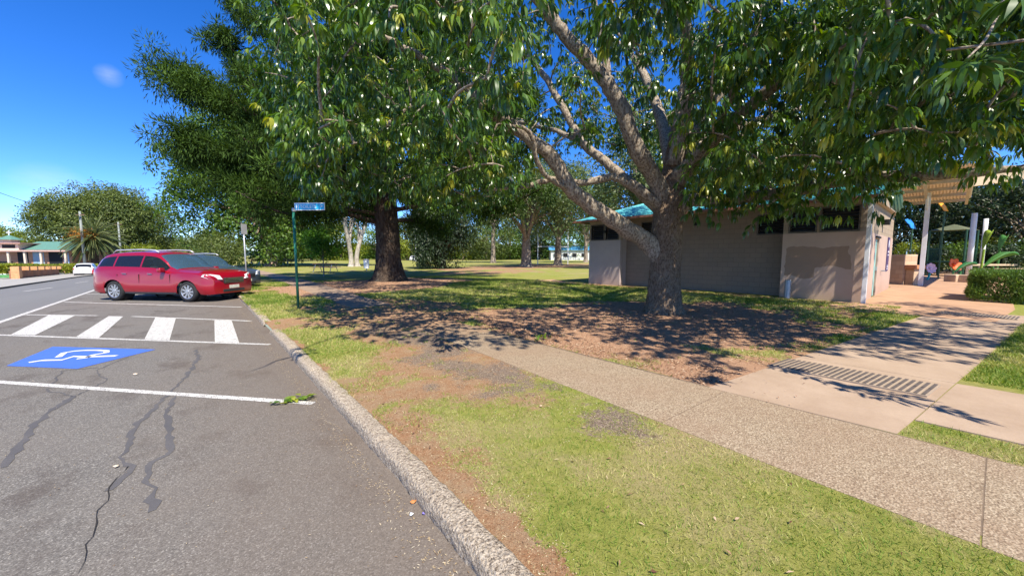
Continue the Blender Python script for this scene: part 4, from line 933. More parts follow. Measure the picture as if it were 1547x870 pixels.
# clipped hedge
rng = np.random.default_rng(5); n = 60000
hx = rng.random(n); hy = rng.random(n); face = rng.random(n)
HX0, HX1, HY0, HY1, HT = 19.2, 22.2, -5.5, -.55, .93
O = np.stack([HX0+(HX1-HX0)*hx, HY0+(HY1-HY0)*hy, .15+(HT-.1)*rng.random(n)], -1)
a = face < .45; O[a, 2] = LAWN+HT-.1*rng.random(a.sum())**2
b_ = (face >= .45) & (face < .75); O[b_, 0] = HX0+.25*rng.random(b_.sum())**2
c_ = face >= .75; O[c_, 1] = HY1-.25*rng.random(c_.sum())**2
O += (fbm(O[:, 0]*1.5, O[:, 1]*1.5, O[:, 2]*1.5, 3)[:, None]-.5)*.35
co = np.clip((O[:, 2]-.8)*2, 0, 1); O[:, 0] += (hx < .2)*co*.18; O[:, 1] -= (hy > .8)*co*.12
D = unit(rng.normal(size=(n, 3))*.5+np.array([-.3, .1, .8]))
hd = empty('clipped_hedge', (20.7, -3, LAWN), 'dense clipped green hedge beside the red brown paving', 'hedge')
rel(leaves('foliage', O, D, rdir(rng, n), .09+.06*rng.random(n), .022+.012*rng.random(n), np.clip(.5+.5*(rng.random(n)-.5)+.6*(fbm(O[:, 0]*2, O[:, 1]*2, O[:, 2]*2, 9)-.5), 0, 1), leaf_mat('hedge_leaf', [(.05, .09, .02), (.085, .15, .03), (.12, .21, .04), (.18, .27, .055)], .5, .25), None, DIAM), hd)
# hills
def hills():
    n = 80; vs_ = []; fs_ = []
    for i in range(n+1):
        px = -900+i*17; a = C(px, 386, 1400); t = fbm(i*.16, 3, 0, 91, 4); hgt = -4+(40+95*max(0, float(t)-.3))*math.exp(-((px-255)/120.0)**2)
        b = C(px, 386, 1900); vs_ += [(a.x, a.y, -3), (b.x, b.y, hgt*1.35+6), (b.x*1.2, b.y*1.2, -3)]
    for i in range(n): fs_ += [(3*i, 3*i+3, 3*i+4, 3*i+1), (3*i+1, 3*i+4, 3*i+5, 3*i+2)]
    return MB().add(vs_, fs_).build('hills', simple('distant_bush_hills', (.075, .125, .13), 1, .2, .01, spec=0), None, True)
tag(hills(), kind='structure')
# ------------------------------------------------------------------ cars
M_TYRE = simple('tyre_rubber', (.02, .02, .021), .85); M_RIM = simple('alloy', (.55, .55, .57), .3, .05, metal=.75)
M_CHROME = simple('chrome', (.7, .7, .72), .12, .02, metal=1); M_BLKPL = simple('black_plastic', (.025, .025, .027), .5)
def glass_mat(name, tint, alpha):
    m = NT(name); m.base(tint, .04, .6); t = m.n('BsdfTransparent'); t.inputs[0].default_value = (*[min(1, c*2+.25) for c in tint], 1)
    mx = m.n('MixShader'); mx.inputs[0].default_value = alpha; m.l(t.outputs[0], mx.inputs[1]); m.l(m.b.outputs[0], mx.inputs[2]); m.l(mx.outputs[0], m.out.inputs[0]); return m.m
M_GLD = glass_mat('tinted_glass', (.012, .013, .016), .86); M_GL = glass_mat('clear_car_glass', (.05, .07, .08), .22)
M_LAMP = simple('headlamp_lens', (.78, .80, .83), .15, .1, 30, spec=.8); M_WS = glass_mat('windscreen_glass', (.10, .20, .30), .36); M_TAIL = simple('tail_lamp', (.45, .01, .01), .2)  # windscreen: blue sky reflection put into the base colour of the glass
def car_paint(name, c, metal=.35):
    m = NT(name); m.base(c, .28, .5, metal); m.b.inputs['Coat Weight'].default_value = .8; m.b.inputs['Coat Roughness'].default_value = .05
    return m.m
def suv(loc, heading, label, paint_, L=5.0, W=1.92, H=1.72, seed=0, rails=True, simple_=False, group=None):
    e = empty('parked_car', loc, label, 'car', heading, group)
    k = L/5.0; kh = H/1.72; hw = W/2
    XS_ = sorted(set([round(x, 3) for x in list(np.linspace(-2.5, -2.1, 9))+list(np.linspace(-2.1, 2.0, 42))+list(np.linspace(2.0, 2.5, 12))+[-1.43+.4*math.cos(a) for a in np.linspace(0, math.pi, 15)]+[1.43+.4*math.cos(a) for a in np.linspace(0, math.pi, 15)]+[-.42, -.36, -1.5, -1.44, .2, .92, .64]]))
    XS_ = [x for i, x in enumerate(XS_) if i == 0 or x-XS_[i-1] > .012]
    I = np.interp
    nx = lambda x: x if x < 1.9 else 1.9+(x-1.9)*.66
    zs = lambda x: I(x, [-2.5, -2.42, -2.0, -1, 0, .9, 1.3, 1.9, 2.25, 2.42, 2.5], [.88, 1.04, 1.10, 1.08, 1.05, 1.02, .99, .97, .92, .85, .76])
    zr = lambda x: I(x, [-2.5, -2.44, -2.36, -2.2, -2.05, -1.8, -1.3, -.6, -.2, .05, .2, .46, .92, 1.1, 1.9, 2.25, 2.42, 2.5], [.92, 1.13, 1.25, 1.48, 1.60, 1.66, 1.70, 1.72, 1.70, 1.67, 1.61, 1.42, 1.12, 1.10, 1.05, .98, .91, .82])
    wr = lambda x: I(x, [-2.5, -2.3, -2.05, -1, -.2, .2, .92, 1.4, 2.2, 2.5], [.62, .66, .64, .66, .66, .66, .76, .76, .70, .58])
    def w(x): return 1.0-.20*max(0, (abs(x)-1.95)/.55)**2.2 if True else 1
    def zl(x):
        s = I(x, [-2.5, -2.3, -1.9, 1.9, 2.3, 2.5], [.38, .30, .26, .26, .24, .26])
        for xc in (-1.43, 1.43):
            d = .4**2-(x-xc)**2
            if d > 0: s = max(s, .345+math.sqrt(d)*.98)
        return s
    nlow, nwin, nroof = 9, 6, 7
    rows = nlow+nwin+nroof
    def sec(x):
        z0, zb, zt, ww, wrr = zl(x), zs(x), zr(x), hw*w(x), min(wr(x)*hw/.96, hw*w(x)*.86); out = []
        z0 = min(z0, zb-.03)
        for i in range(nlow):
            t = i/(nlow-1); z = z0+(zb-z0)*t; bul = -.07*max(0, (.45-z)/.25)**2 - .05*max(0, (z-.82)/.25)**1.5 + .012*math.sin((z-.3)*9)
            fl = .025*sum(math.exp(-((x-xc)/.42)**2) for xc in (-1.43, 1.43))*math.exp(-((z-.72)/.2)**2)
            out.append((x, ww+bul*ww+fl, z))
        yb = out[-1][1]; ze = zt-(.07 if zt-zb > .3 else .5*(zt-zb))
        for i in range(1, nwin+1):
            t = i/nwin; out.append((x, yb-.02*min(1, t*6)+(wrr-yb+.02)*t**1.25 if zt-zb > .3 else yb+(wrr-yb)*t, zb+(ze-zb)*t))
        for i in range(1, nroof+1):
            t = i/nroof; a = t*math.pi/2; out.append((x, wrr*math.cos(a)**.9 if i < nroof else 0, ze+(zt-ze)*math.sin(a)**1.1))
        return out
    secs = [sec(x) for x in XS_]; R = len(secs[0])
    V = []; 
    for s in (1, -1):
        for sc in secs: V += [(nx(p[0])*k, p[1]*s, p[2]*kh) for p in sc]
    nst = len(XS_); body, side_gl, back_gl, wind, rear = [], [], [], [], []
    for si in (0, 1):
        o = si*nst*R
        for i in range(nst-1):
            xm = (XS_[i]+XS_[i+1])/2
            for j in range(R-1):
                f = (o+i*R+j, o+(i+1)*R+j, o+(i+1)*R+j+1, o+i*R+j+1) if si else (o+i*R+j, o+i*R+j+1, o+(i+1)*R+j+1, o+(i+1)*R+j)
                win_row = nlow <= j < nlow+nwin-2; roofrow = j >= nlow+nwin-1
                tall = zr(xm)-zs(xm)
                if win_row and -.36 < xm < .64 and tall > .25: side_gl.append((f, si))
                elif win_row and (-1.44 < xm < -.42 or -2.08 < xm < -1.5): back_gl.append((f, si))
                elif roofrow and .2 < xm < .91: wind.append(f)
                elif roofrow and -2.40 < xm < -2.12: rear.append(f)
                else: body.append(f)
    # ends
    for i in (0, nst-1):
        a = [i*R+j for j in range(R)]; b = [nst*R+i*R+j for j in range(R-2, -1, -1)]
        body.append(tuple(a+b) if i else tuple(reversed(a+b)))
    def sub(faces, name, mat, push=0):
        used = sorted({v for f in faces for v in f}); mp = {v: i for i, v in enumerate(used)}
        return link_sub(name, [V[v] for v in used], [tuple(mp[v] for v in f) for f in faces], mat)
    def link_sub(name, vs_, fs_, mat):
        me = bpy.data.meshes.new(name); me.from_pydata(vs_, [], fs_); me.update()
        bm = bmesh.new(); bm.from_mesh(me); bmesh.ops.remove_doubles(bm, verts=bm.verts, dist=.0008); bmesh.ops.recalc_face_normals(bm, faces=bm.faces); bm.to_mesh(me); bm.free()
        return link(name, me, mat, e, True)
    sub(body, 'body', paint_)
    sub(wind, 'windscreen', M_WS); sub(rear, 'rear_window', M_GLD)
    for si in (0, 1):
        sub([f for f, s in side_gl if s == si], 'front_window', M_GL); sub([f for f, s in back_gl if s == si], 'rear_side_window', M_GLD)
    # dark floor pan and wheel wells, seats
    MB().box((-2.2*k, -hw*.86, .24), (2.2*k, hw*.86, .30)).box((-2.0*k, -hw*.80, .30), (-1.84*k, hw*.8, 1.0)).box((-1.02*k, -hw*.8, .30), (1.02*k, hw*.8, .34)).box((1.84*k, -hw*.78, .30), (1.95*k, hw*.78, .7)).build('underbody', M_BLKPL, e)
    MB().box((.5*k, -hw*.72, .62), (.9*k, hw*.72, .97*kh)).build('dashboard', M_BLKPL, e, bevel=.05)
    for x in (.0, -.95):
        for y in (-.38, .38):
            MB().box((x-.25, y-.24, .45), (x+.28, y+.24, .62)).box((x-.36, y-.24, .55), (x-.2, y+.24, 1.18*kh)).box((x-.36, y-.13, 1.2*kh), (x-.24, y+.13, 1.4*kh)).build('seat', simple('seat_cloth', (.22, .19, .16), .9), e, bevel=.04)
    # wheels
    for xc in (-1.43*k, 1.43*k):
        for s in (1, -1):
            M = Matrix.Translation((xc, s*(hw-.12), .355)) @ Matrix.Rotation(math.radians(-90*s), 4, 'X')
            we = MB().lathe([(.235, -.10), (.30, -.115), (.34, -.10), (.355, -.06), (.356, .05), (.348, .085), (.325, .115), (.28, .125), (.235, .115)], 36, M).build('tyre', M_TYRE, e, True)
            we.name = 'wheel'; ri = MB()
            ri.lathe([(.24, .11), (.238, .06), (.225, .05), (.225, .115), (.24, .12)], 30, M)
            for q in range(9):
                Mq = M @ Matrix.Rotation(2*math.pi*q/9, 4, 'Z'); ri.add([Mq @ Vector(p) for p in ((.04, -.022, .10), (.23, -.036, .10), (.23, .036, .10), (.04, .022, .10), (.04, -.022, .07), (.23, -.036, .06), (.23, .036, .06), (.04, .022, .07))], [(0,1,2,3),(4,7,6,5),(0,4,5,1),(1,5,6,2),(2,6,7,3),(3,7,4,0)])
            ri.lathe([(0, .115), (.05, .112), (.055, .09), (.055, .06)], 16, M)
            ri.build('rim', M_RIM, we, False)
            MB().lathe([(0, .03), (.235, .03)], 24, M).lathe([(0, -.1), (.24, -.1)], 24, M).build('brake_backing', M_BLKPL, we)
            MB().lathe([(.40, -.25), (.405, .02)], 28, M).lathe([(0, -.2), (.4, -.2)], 24, M).build('wheel_well', M_BLKPL, e)
    # nose: grille, lamps, plate, bumper intake
    f = lambda x, y, z: Vector((nx(x)*k, y, z*kh))
    g = MB().box(f(2.40, -.42, .60), f(2.525, .42, .79)).build('grille', M_BLKPL, e, bevel=.02)
    gs = MB()
    for i in range(4): gs.box(f(2.51, -.40, .62+i*.045), f(2.535, .40, .634+i*.045))
    gs.build('grille_bar', M_CHROME, g)
    for s in (1, -1):
        p = [(2.50, .46, .72), (2.42, .64, .73), (2.22, .85, .77), (2.00, .925, .84), (2.08, .90, .91), (2.28, .76, .91), (2.45, .54, .86)]
        vs_ = [f(a*1.004+.06, s*b*hw/.96*1.055, c+.02) for a, b, c in p]; vs2 = [f(a-.12, s*b*.86, c-.01) for a, b, c in p]
        n = len(p); MB().add(vs_+vs2, [tuple(range(n)) if s < 0 else tuple(reversed(range(n)))]+[(i, (i+1) % n, n+(i+1) % n, n+i) for i in range(n)]).build('headlight', M_LAMP, e)
        MB().lathe([(0, .03), (.05, .025), (.06, 0)], 14, Matrix.Translation(f(2.40, s*.66, .42)) @ Matrix.Rotation(math.radians(90), 4, 'Y') @ Matrix.Rotation(0, 4, 'Z')).build('fog_light', M_LAMP, e)
        # mirror, handles, rails, tail lamps
        mm = MB().box((.50*k, s*(hw-.02), 1.0*kh), (.64*k, s*(hw+.16), 1.14*kh)).build('side_mirror', paint_, e, True, bevel=.035)
        for x in (.05, -.95): MB().box((x*k-.1, s*(hw-.035), .93*kh), (x*k+.08, s*(hw+.012), .955*kh)).build('door_handle', M_CHROME, e, bevel=.006)
        if rails: MB().tube([f(-1.75, s*.62, 1.64), f(-1.6, s*.62, 1.735), f(-.6, s*.63, 1.76), f(-.05, s*.63, 1.735), f(.1, s*.63, 1.66)], .022, 7).build('roof_rail', simple('rail_silver', (.6, .6, .62), .35, metal=.5), e, True)
        MB().box(f(-2.455, s*.60, .90), f(-2.34, s*.82, 1.06)).build('tail_light', M_TAIL, e, bevel=.03)
        # door gaps
        for x in (-.40, .80, -1.25): MB().box((x*k-.005, s*(hw-.03), .42), (x*k+.005, s*(hw+.004), .92*kh)).build('door_gap', M_BLKPL, e)
        MB().box((-1.0*k, s*(hw-.05), .27), (1.0*k, s*(hw-.012), .33)).build('side_skirt', M_BLKPL, e, bevel=.01)
    MB().box(f(2.38, -.45, .30), f(2.515, .45, .40)).build('lower_intake', M_BLKPL, e, bevel=.02)
    MB().box(f(2.515, -.2, .42), f(2.53, .2, .53)).build('number_plate', simple('plate_face', (.6, .58, .5), .5), e)
    MB().box(f(-2.53, -.22, .72), f(-2.50, .22, .84)).build('number_plate', simple('plate_face', (.6, .58, .5), .5), e)
    return e
M_RED = car_paint('metallic_red_paint', (.33, .003, .016), .25); M_NAVY = car_paint('dark_blue_paint', (.07, .10, .15)); M_CWHITE = car_paint('white_paint', (.75, .75, .77), 0)
hd_ = math.atan2(-2.19, 2.01)
red = suv((-.60, 18.62, 0), hd_, 'bright red wagon parked nose in at the kerb, nearest of the parked cars', M_RED, 5.12, 1.92, 1.77)
suv((.3, 22.9, 0), hd_, 'dark blue wagon parked just behind the red one', M_NAVY, 4.8, 1.85, 1.66)
suv((-.55, 29.6, gz(-.55, 29.6, 0)), hd_, 'white car parked beyond the dark blue wagon', M_CWHITE, 4.6, 1.82, 1.62)
suv((-10.3, 68.5, gz(-10.3, 68.5, 0)), math.radians(90), 'white hatchback at the far kerb seen from behind, beside the planter hedge', M_CWHITE, 4.4, 1.8, 1.55, rails=False)
p = ground(632, 100); suv((p.x, p.y, .1), YAW*-1+.2, 'pale car parked across the playing field, small in the distance', M_CWHITE, 4.6, 1.8, 1.5, rails=False)

# ------------------------------------------------------------------ signs
M_GREEN = simple('green_post_paint', (.02, .16, .10), .4, .1, 5); M_SBLUE = simple('sign_blue', (.02, .40, .72), .35, .05)
M_SWHITE = simple('sign_white', (.78, .80, .82), .4, .04)
def text_mesh(body, size, mat, parent, M, name='lettering', d=.002):
    cu = bpy.data.curves.new('t', 'FONT'); cu.body = body; cu.size = size; cu.extrude = d; cu.space_character = 1.04
    o = bpy.data.objects.new('t', cu); COL.objects.link(o); bpy.context.view_layer.update()
    me = bpy.data.meshes.new_from_object(o.evaluated_get(bpy.context.evaluated_depsgraph_get())); bpy.data.objects.remove(o)
    me.transform(M); r = link(name, me, mat, parent); return r
sp = empty('toilets_sign', (2.10, 11.75, LAWN), 'green pole with a blue TOILETS finger sign on top, standing on the verge', 'sign')
MB().tube([(0, 0, 0), (0, 0, 2.72)], .034, 14).build('pole', M_GREEN, sp, True)
MB().box((-.03, -.05, 2.70), (.06, .05, 2.80)).build('bracket', M_STEEL, sp, bevel=.01)
ba = -YAW+math.radians(-4)
Mb = Matrix.Translation((0, 0, 0)) @ Matrix.Rotation(ba, 4, 'Z')
bl = MB().box((.04, -.012, 2.73), (.90, .012, 2.93), Mb).build('blade', M_SWHITE, sp); 
MB().box((.055, -.016, 2.75), (.885, -.0125, 2.905), Mb).build('blue_face', M_SBLUE, bl)
Mt = Mb @ Matrix.Translation((.20, -.0165, 2.785)) @ Matrix.Rotation(math.radians(90), 4, 'X')
text_mesh('TOILETS', .122, M_SWHITE, bl, Mt); 
text_mesh('>', .15, M_SWHITE, bl, Mb @ Matrix.Translation((.77, -.0165, 2.785)) @ Matrix.Rotation(math.radians(90), 4, 'X'), 'arrow')
fg = MB()
for cx_ in (.10, .155):
    fg.lathe([(0, 0), (.012, 0)], 10, Mb @ Matrix.Translation((cx_, -.0175, 2.88)) @ Matrix.Rotation(math.radians(90), 4, 'X')); fg.box((cx_-.014, -.0185, 2.81), (cx_+.014, -.0165, 2.865), Mb); fg.box((cx_-.008, -.0185, 2.77), (cx_+.008, -.0165, 2.81), Mb)
fg.build('figure_symbol', M_SWHITE, bl)
ps = empty('parking_sign', (1.62, 19.9, LAWN), 'thin grey pole with a small grey plate turned side on beside the red car', 'sign')
MB().tube([(0, 0, 0), (0, 0, 2.85)], .028, 10).build('pole', M_STEEL, ps, True)
MB().box((-.14, -.03, 2.42), (.14, -.035+.012, 2.86), Matrix.Rotation(math.radians(38), 4, 'Z')).build('plate', M_STEEL, ps)
p = ground(331, 50); tl = empty('round_mark_sign', p, 'white rectangular sign with a dark round mark beyond the parked cars', 'sign', -.6)
MB().tube([(0, 0, 0), (0, 0, 2.6)], .05, 8).build('pole', M_SWHITE, tl); pl_ = MB().box((-.26, -.07, 1.35), (.26, -.055, 2.75)).build('plate', M_SWHITE, tl)
MB().lathe([(0, 0), (.17, 0)], 18, Matrix.Translation((0, -.075, 2.15)) @ Matrix.Rotation(math.radians(90), 4, 'X')).build('round_mark', M_DARK, pl_)
p = ground(324, 52); tag(MB().tube([p, p+Vector((0, 0, 2.1))], .05, 7).build('post', M_STEEL), 'short leaning grey post left of the round mark sign', 'post')

# ------------------------------------------------------------------ park furniture
M_WOOD = simple('weathered_table_timber', (.24, .13, .085), .8, .25, 6)
p = ground(491, 34); tb = empty('picnic_table', p, 'brown picnic table with pale legs behind the small bright green tree', 'table', -YAW)
MB().box((-1.0, -.38, .70), (1.0, .38, .76)).build('table_top', M_WOOD, tb, bevel=.01)
for s in (-1, 1):
    MB().box((-1.0, s*.8-.14, .42), (1.0, s*.8+.14, .46)).build('bench', M_WOOD, tb, bevel=.01)
    for t in (-1, 1): MB().tube([(t*.75, s*.78, 0), (t*.75, s*.3, .70)], .03, 6).build('leg', M_STEEL, tb)
    MB().tube([(s*.75, -.8, .41), (s*.75, .8, .41)], .025, 6).build('crossbar', M_STEEL, tb)
p = ground(553, 36); bn = empty('litter_bin', p, 'pale grey litter bin on a post left of the dark conifer trunk', 'bin')
MB().lathe([(.24, .25), (.26, .9), (.27, 1.05), (.2, 1.12), (0, 1.14)], 18).build('bin_body', M_SWHITE, bn, True); MB().tube([(0, 0, 0), (0, 0, .3)], .05, 8).build('post', M_STEEL, bn)
MB().lathe([(.272, 1.0), (.272, 1.08)], 18).build('rim_band', M_DARK, bn)
for k, (px, dp) in enumerate([(420, 60), (440, 64), (385, 66)]):
    p = ground(px, dp); b0 = empty('bench', p, ['brown park bench by the pinkish tree trunk', 'brown park bench right of the pinkish tree trunk', 'brown park bench left of the pinkish tree trunk'][k], 'bench', -YAW)
    MB().box((-.9, -.2, .42), (.9, .2, .47)).build('seat', M_WOOD, b0); MB().box((-.9, .2, .55), (.9, .24, .9)).build('backrest', M_WOOD, b0)
    for s in (-.7, .7): MB().box((s-.03, -.18, 0), (s+.03, .22, .42)).build('leg', M_STEEL, b0)
# goal posts
p = ground(812.5, 63); q = ground(845, 64); gp = empty('goal_posts', p, 'white rugby goal posts with crossbar on the playing field', 'goal'); d_ = q-p; d_.z = 0; d_ = d_.normalized()*5.5
MB().tube([(0, 0, 0), (0, 0, 7)], .07, 8).build('post', M_SWHITE, gp); MB().tube([d_, d_+Vector((0, 0, 7))], .07, 8).build('post', M_SWHITE, gp); MB().tube([(0, 0, 3.0), d_+Vector((0, 0, 3.0))], .06, 8).build('crossbar', M_SWHITE, gp)
for px, dp, h_, lb in ((628, 95, 10, 'pale light pole across the field, right of the conifer trunk'), (597, 70, 5.2, 'white pole close to the conifer trunk')):
    p = ground(px, dp); tag(MB().tube([p, p+Vector((0, 0, h_))], .11, 8).build('light_pole', M_SWHITE), lb, 'pole')
# distant pavilion
p = ground(875, 118); pv = empty('pavilion', p, 'pale building with a blue roof far across the playing field', 'building', -YAW)
MB().box((-9, 0, 0), (9, 6, 3.2)).build('wall', simple('cream_wall', (.62, .62, .58), .8), pv)
MB().add([(-9.6, -.6, 3.22), (9.6, -.6, 3.22), (9.6, 3, 4.6), (-9.6, 3, 4.6), (-9.6, 6.6, 3.22), (9.6, 6.6, 3.22)], [(0,1,2,3),(3,2,5,4),(0,3,4),(1,5,2)]).build('roof', simple('blue_roof', (.08, .30, .55), .5), pv)
for i in range(6): MB().box((-8+i*2.9, -.03, 1.0), (-6.6+i*2.9, -.001, 2.2)).build('window', M_DARK, pv)

# ------------------------------------------------------------------ across the road
pp = [ground(113, 60), ground(127, 60)]
def power_pole(px, dp, ztop, label):
    p = ground(px, dp, .09); e = empty('power_pole', p, label, 'power pole')
    MB().tube([(0, 0, 0), (0, 0, ztop-p.z)], [.2, .13], 10).build('pole', simple('grey_timber_pole', (.25, .27, .25), .9), e, True)
    MB().box((-.9, -.06, ztop-p.z-.6), (.9, .06, ztop-p.z-.48), Matrix.Rotation(-.9, 4, 'Z')).build('crossarm', M_WOOD, e)
    return Vector((p.x, p.y, ztop-.5))
w1 = power_pole(127, 60, EYE+60/560*60+.6, 'grey timber power pole in front of the palm, nearer of the two'); w2 = power_pole(183, 78, EYE+46/560*78+.6, 'grey timber power pole right of the palm, further of the two')
A0 = C(-60, 268, 32)
for k, (a, b, sag, lb) in enumerate(((A0, w1, .5, 'black power cable sagging from the left picture edge to the nearer pole'), (w1, w2, .4, 'black power cable strung between the two timber poles'))):
    pts = [a.lerp(b, i/14)-Vector((0, 0, sag*4*(i/14)*(1-i/14))) for i in range(15)]
    tag(MB().tube(pts, .022, 5).build('power_cable', M_DARK), lb, 'cable')
# date palm
p = ground(143, 62, .09); pm = empty('date_palm', p, 'date palm with a mop of drooping fronds and orange fruit stalks across the road', 'palm'); rng = np.random.default_rng(3)
pz = EYE+(386-362)/560*62-p.z
V, Q = trunk_mesh([Vector((0, 0, -.2)), Vector((0, 0, pz*.5)), Vector((0, 0, pz))], [.5, .48, .62], 24, .12, 3, .05)
link('trunk', fast_mesh('trunk', V, Q.ravel(), np.full(len(Q), 4)), M_DBARK, pm, True)
O, D, Nn, Ls, Ws, rn = [], [], [], [], [], []; fr = MB()
for i in range(110):
    a = i*2.39996; el = math.radians(82-125*(i/110)**.85); ln = 4.6*(.8+.3*rng.random()); d0 = Vector((math.cos(a)*math.cos(el), math.sin(a)*math.cos(el), math.sin(el)))
    pts = []; q = Vector((0, 0, pz)); d = d0.copy()
    for s in range(11): pts.append(q.copy()); q = q+d*ln/10; d = (d+Vector((0, 0, -.115))).normalized()
    fr.tube(pts, list(np.linspace(.045, .01, 11)), 4, False); tint = .35+.5*rng.random()-(.25 if el < -.2 else 0)
    for s in range(2, 50):
        t = s/50*10; j = int(t); c = pts[j].lerp(pts[min(10, j+1)], t-j); T = (pts[min(10, j+1)]-pts[max(0, j-1)]).normalized(); S_ = T.cross(Vector((0, 0, 1))).normalized()
        for sd_ in (-1, 1):
            O.append(c); D.append(T*.75+S_*sd_*.7+Vector((0, 0, -.25))); Nn.append(Vector((0, 0, 1))+S_*sd_*.3); Ls.append(.62*(1-abs(s/50-.45)*.9)); Ws.append(.075); rn.append(tint+.1*rng.random())
fr.build('frond_stem', simple('frond_stem_green', (.22, .24, .08), .6), pm)
leaves('fronds', np.array([list(v) for v in O]), np.array([list(v) for v in D]), np.array([list(v) for v in Nn]), np.array(Ls), np.array(Ws), np.clip(np.array(rn), 0, 1), leaf_mat('palm_leaflet', [(.02, .035, .015), (.05, .08, .03), (.10, .13, .045), (.18, .20, .08)], .45, .2), pm, DIAM)
m_ = 900; O = rng.normal(size=(m_, 3))*np.array([.75, .75, .45])+np.array([0, 0, pz+.45]); O += np.array([-1.0, -1.0, .3])
leaves('fruit_stalks', O, rdir(rng, m_), rdir(rng, m_), .4, .05, rng.random(m_), leaf_mat('orange_fruit', [(.45, .16, .02), (.65, .30, .03)], .6, .1), pm, DIAM)
# church hall
hallo = ground(104, 60, .09); M_HB = block_wall('orange_hall_brick', (.50, .24, .13), (.58, .31, .17), (.45, .35, .28), .24, .086)
hall = empty('church_hall', hallo, 'low brick church hall with flat eaves and a white cross on its cupola', 'building', -YAW+math.radians(14))
W_ = 15.0; hz_ = EYE+(386-378)/560*60-hallo.z; CR = simple('cream_hall_paint', (.68, .55, .42), .7); DK = M_DARK; GR = simple('green_hall_roof', (.10, .22, .17), .6)
MB().box((-W_, .6, 0), (0, 9, hz_-.25)).build('wall', M_HB, hall)
MB().box((-W_-.5, -.6, hz_-.25), (.5, 9.5, hz_)).build('eaves', simple('pink_fascia', (.52, .34, .28), .7), hall)
MB().box((-W_-.3, 1.0, hz_), (-4.6-2.4, 8, hz_+1.0)).build('clerestory', CR, hall)
MB().box((-W_-.6, .5, hz_+1.0), (-6.4, 8.4, hz_+1.16)).build('clerestory_eaves', simple('pink_fascia_upper', (.45, .26, .21), .7), hall)
for i in range(3): MB().box((-13.8+i*2.4, .97, hz_+.3), (-12.2+i*2.4, 1.0, hz_+.85)).build('window', DK, hall)
MB().add([(-8.6, 1.2, hz_+.05), (-2.2, 1.2, hz_+.05), (-3.2, 5, hz_+1.5), (-7.6, 5, hz_+1.5)], [(0, 1, 2, 3)]).add([(-8.6, 1.2, hz_+.04), (-7.6, 5, hz_+1.49), (-8.6, 9, hz_+.04)], [(0, 1, 2)]).add([(-2.2, 1.2, hz_+.04), (-2.2, 9, hz_+.04), (-3.2, 5, hz_+1.49)], [(0, 1, 2)]).add([(-8.6, 9, hz_+.04), (-2.2, 9, hz_+.04), (-3.2, 5, hz_+1.5), (-7.6, 5, hz_+1.5)], [(3, 2, 1, 0)]).build('roof', GR, hall)
cu_ = MB().lathe([(1.0, hz_+1.16), (1.0, hz_+1.65)], 8, Matrix.Translation((-9.3, 2.6, 0))).build('cupola', CR, hall)
MB().lathe([(1.5, hz_+1.65), (.5, hz_+2.2), (0, hz_+2.45)], 8, Matrix.Translation((-9.3, 2.6, 0))).build('cupola_roof', GR, cu_)
MB().box((-9.36, 2.55, hz_+2.3), (-9.24, 2.65, hz_+3.15)).box((-9.62, 2.555, hz_+2.78), (-8.98, 2.645, hz_+2.9)).build('cross', M_SWHITE, cu_)
for i, (x0, x1, z0, z1, m_) in enumerate([(-6.9, -5.6, 0, hz_-.3, DK), (-5.0, -3.6, .9, hz_-.3, simple('pale_blue_panel', (.30, .42, .5), .5)), (-3.0, -1.3, 0, hz_-.3, DK), (-1.1, -.4, .2, hz_-.3, simple('blue_grey_panel', (.35, .45, .58), .5)), (-10.5, -7.6, 1.0, 1.9, DK), (-14.0, -11.4, 1.0, 1.9, DK)]):
    MB().box((x0, .56, z0+.02), (x1, .597, z1)).build('window', m_, hall)
for x in (-12, -7.3, -5.3, -3.3, -.2): MB().box((x-.12, -.4, 0), (x+.12, -.15, hz_-.25)).build('column', CR, hall)
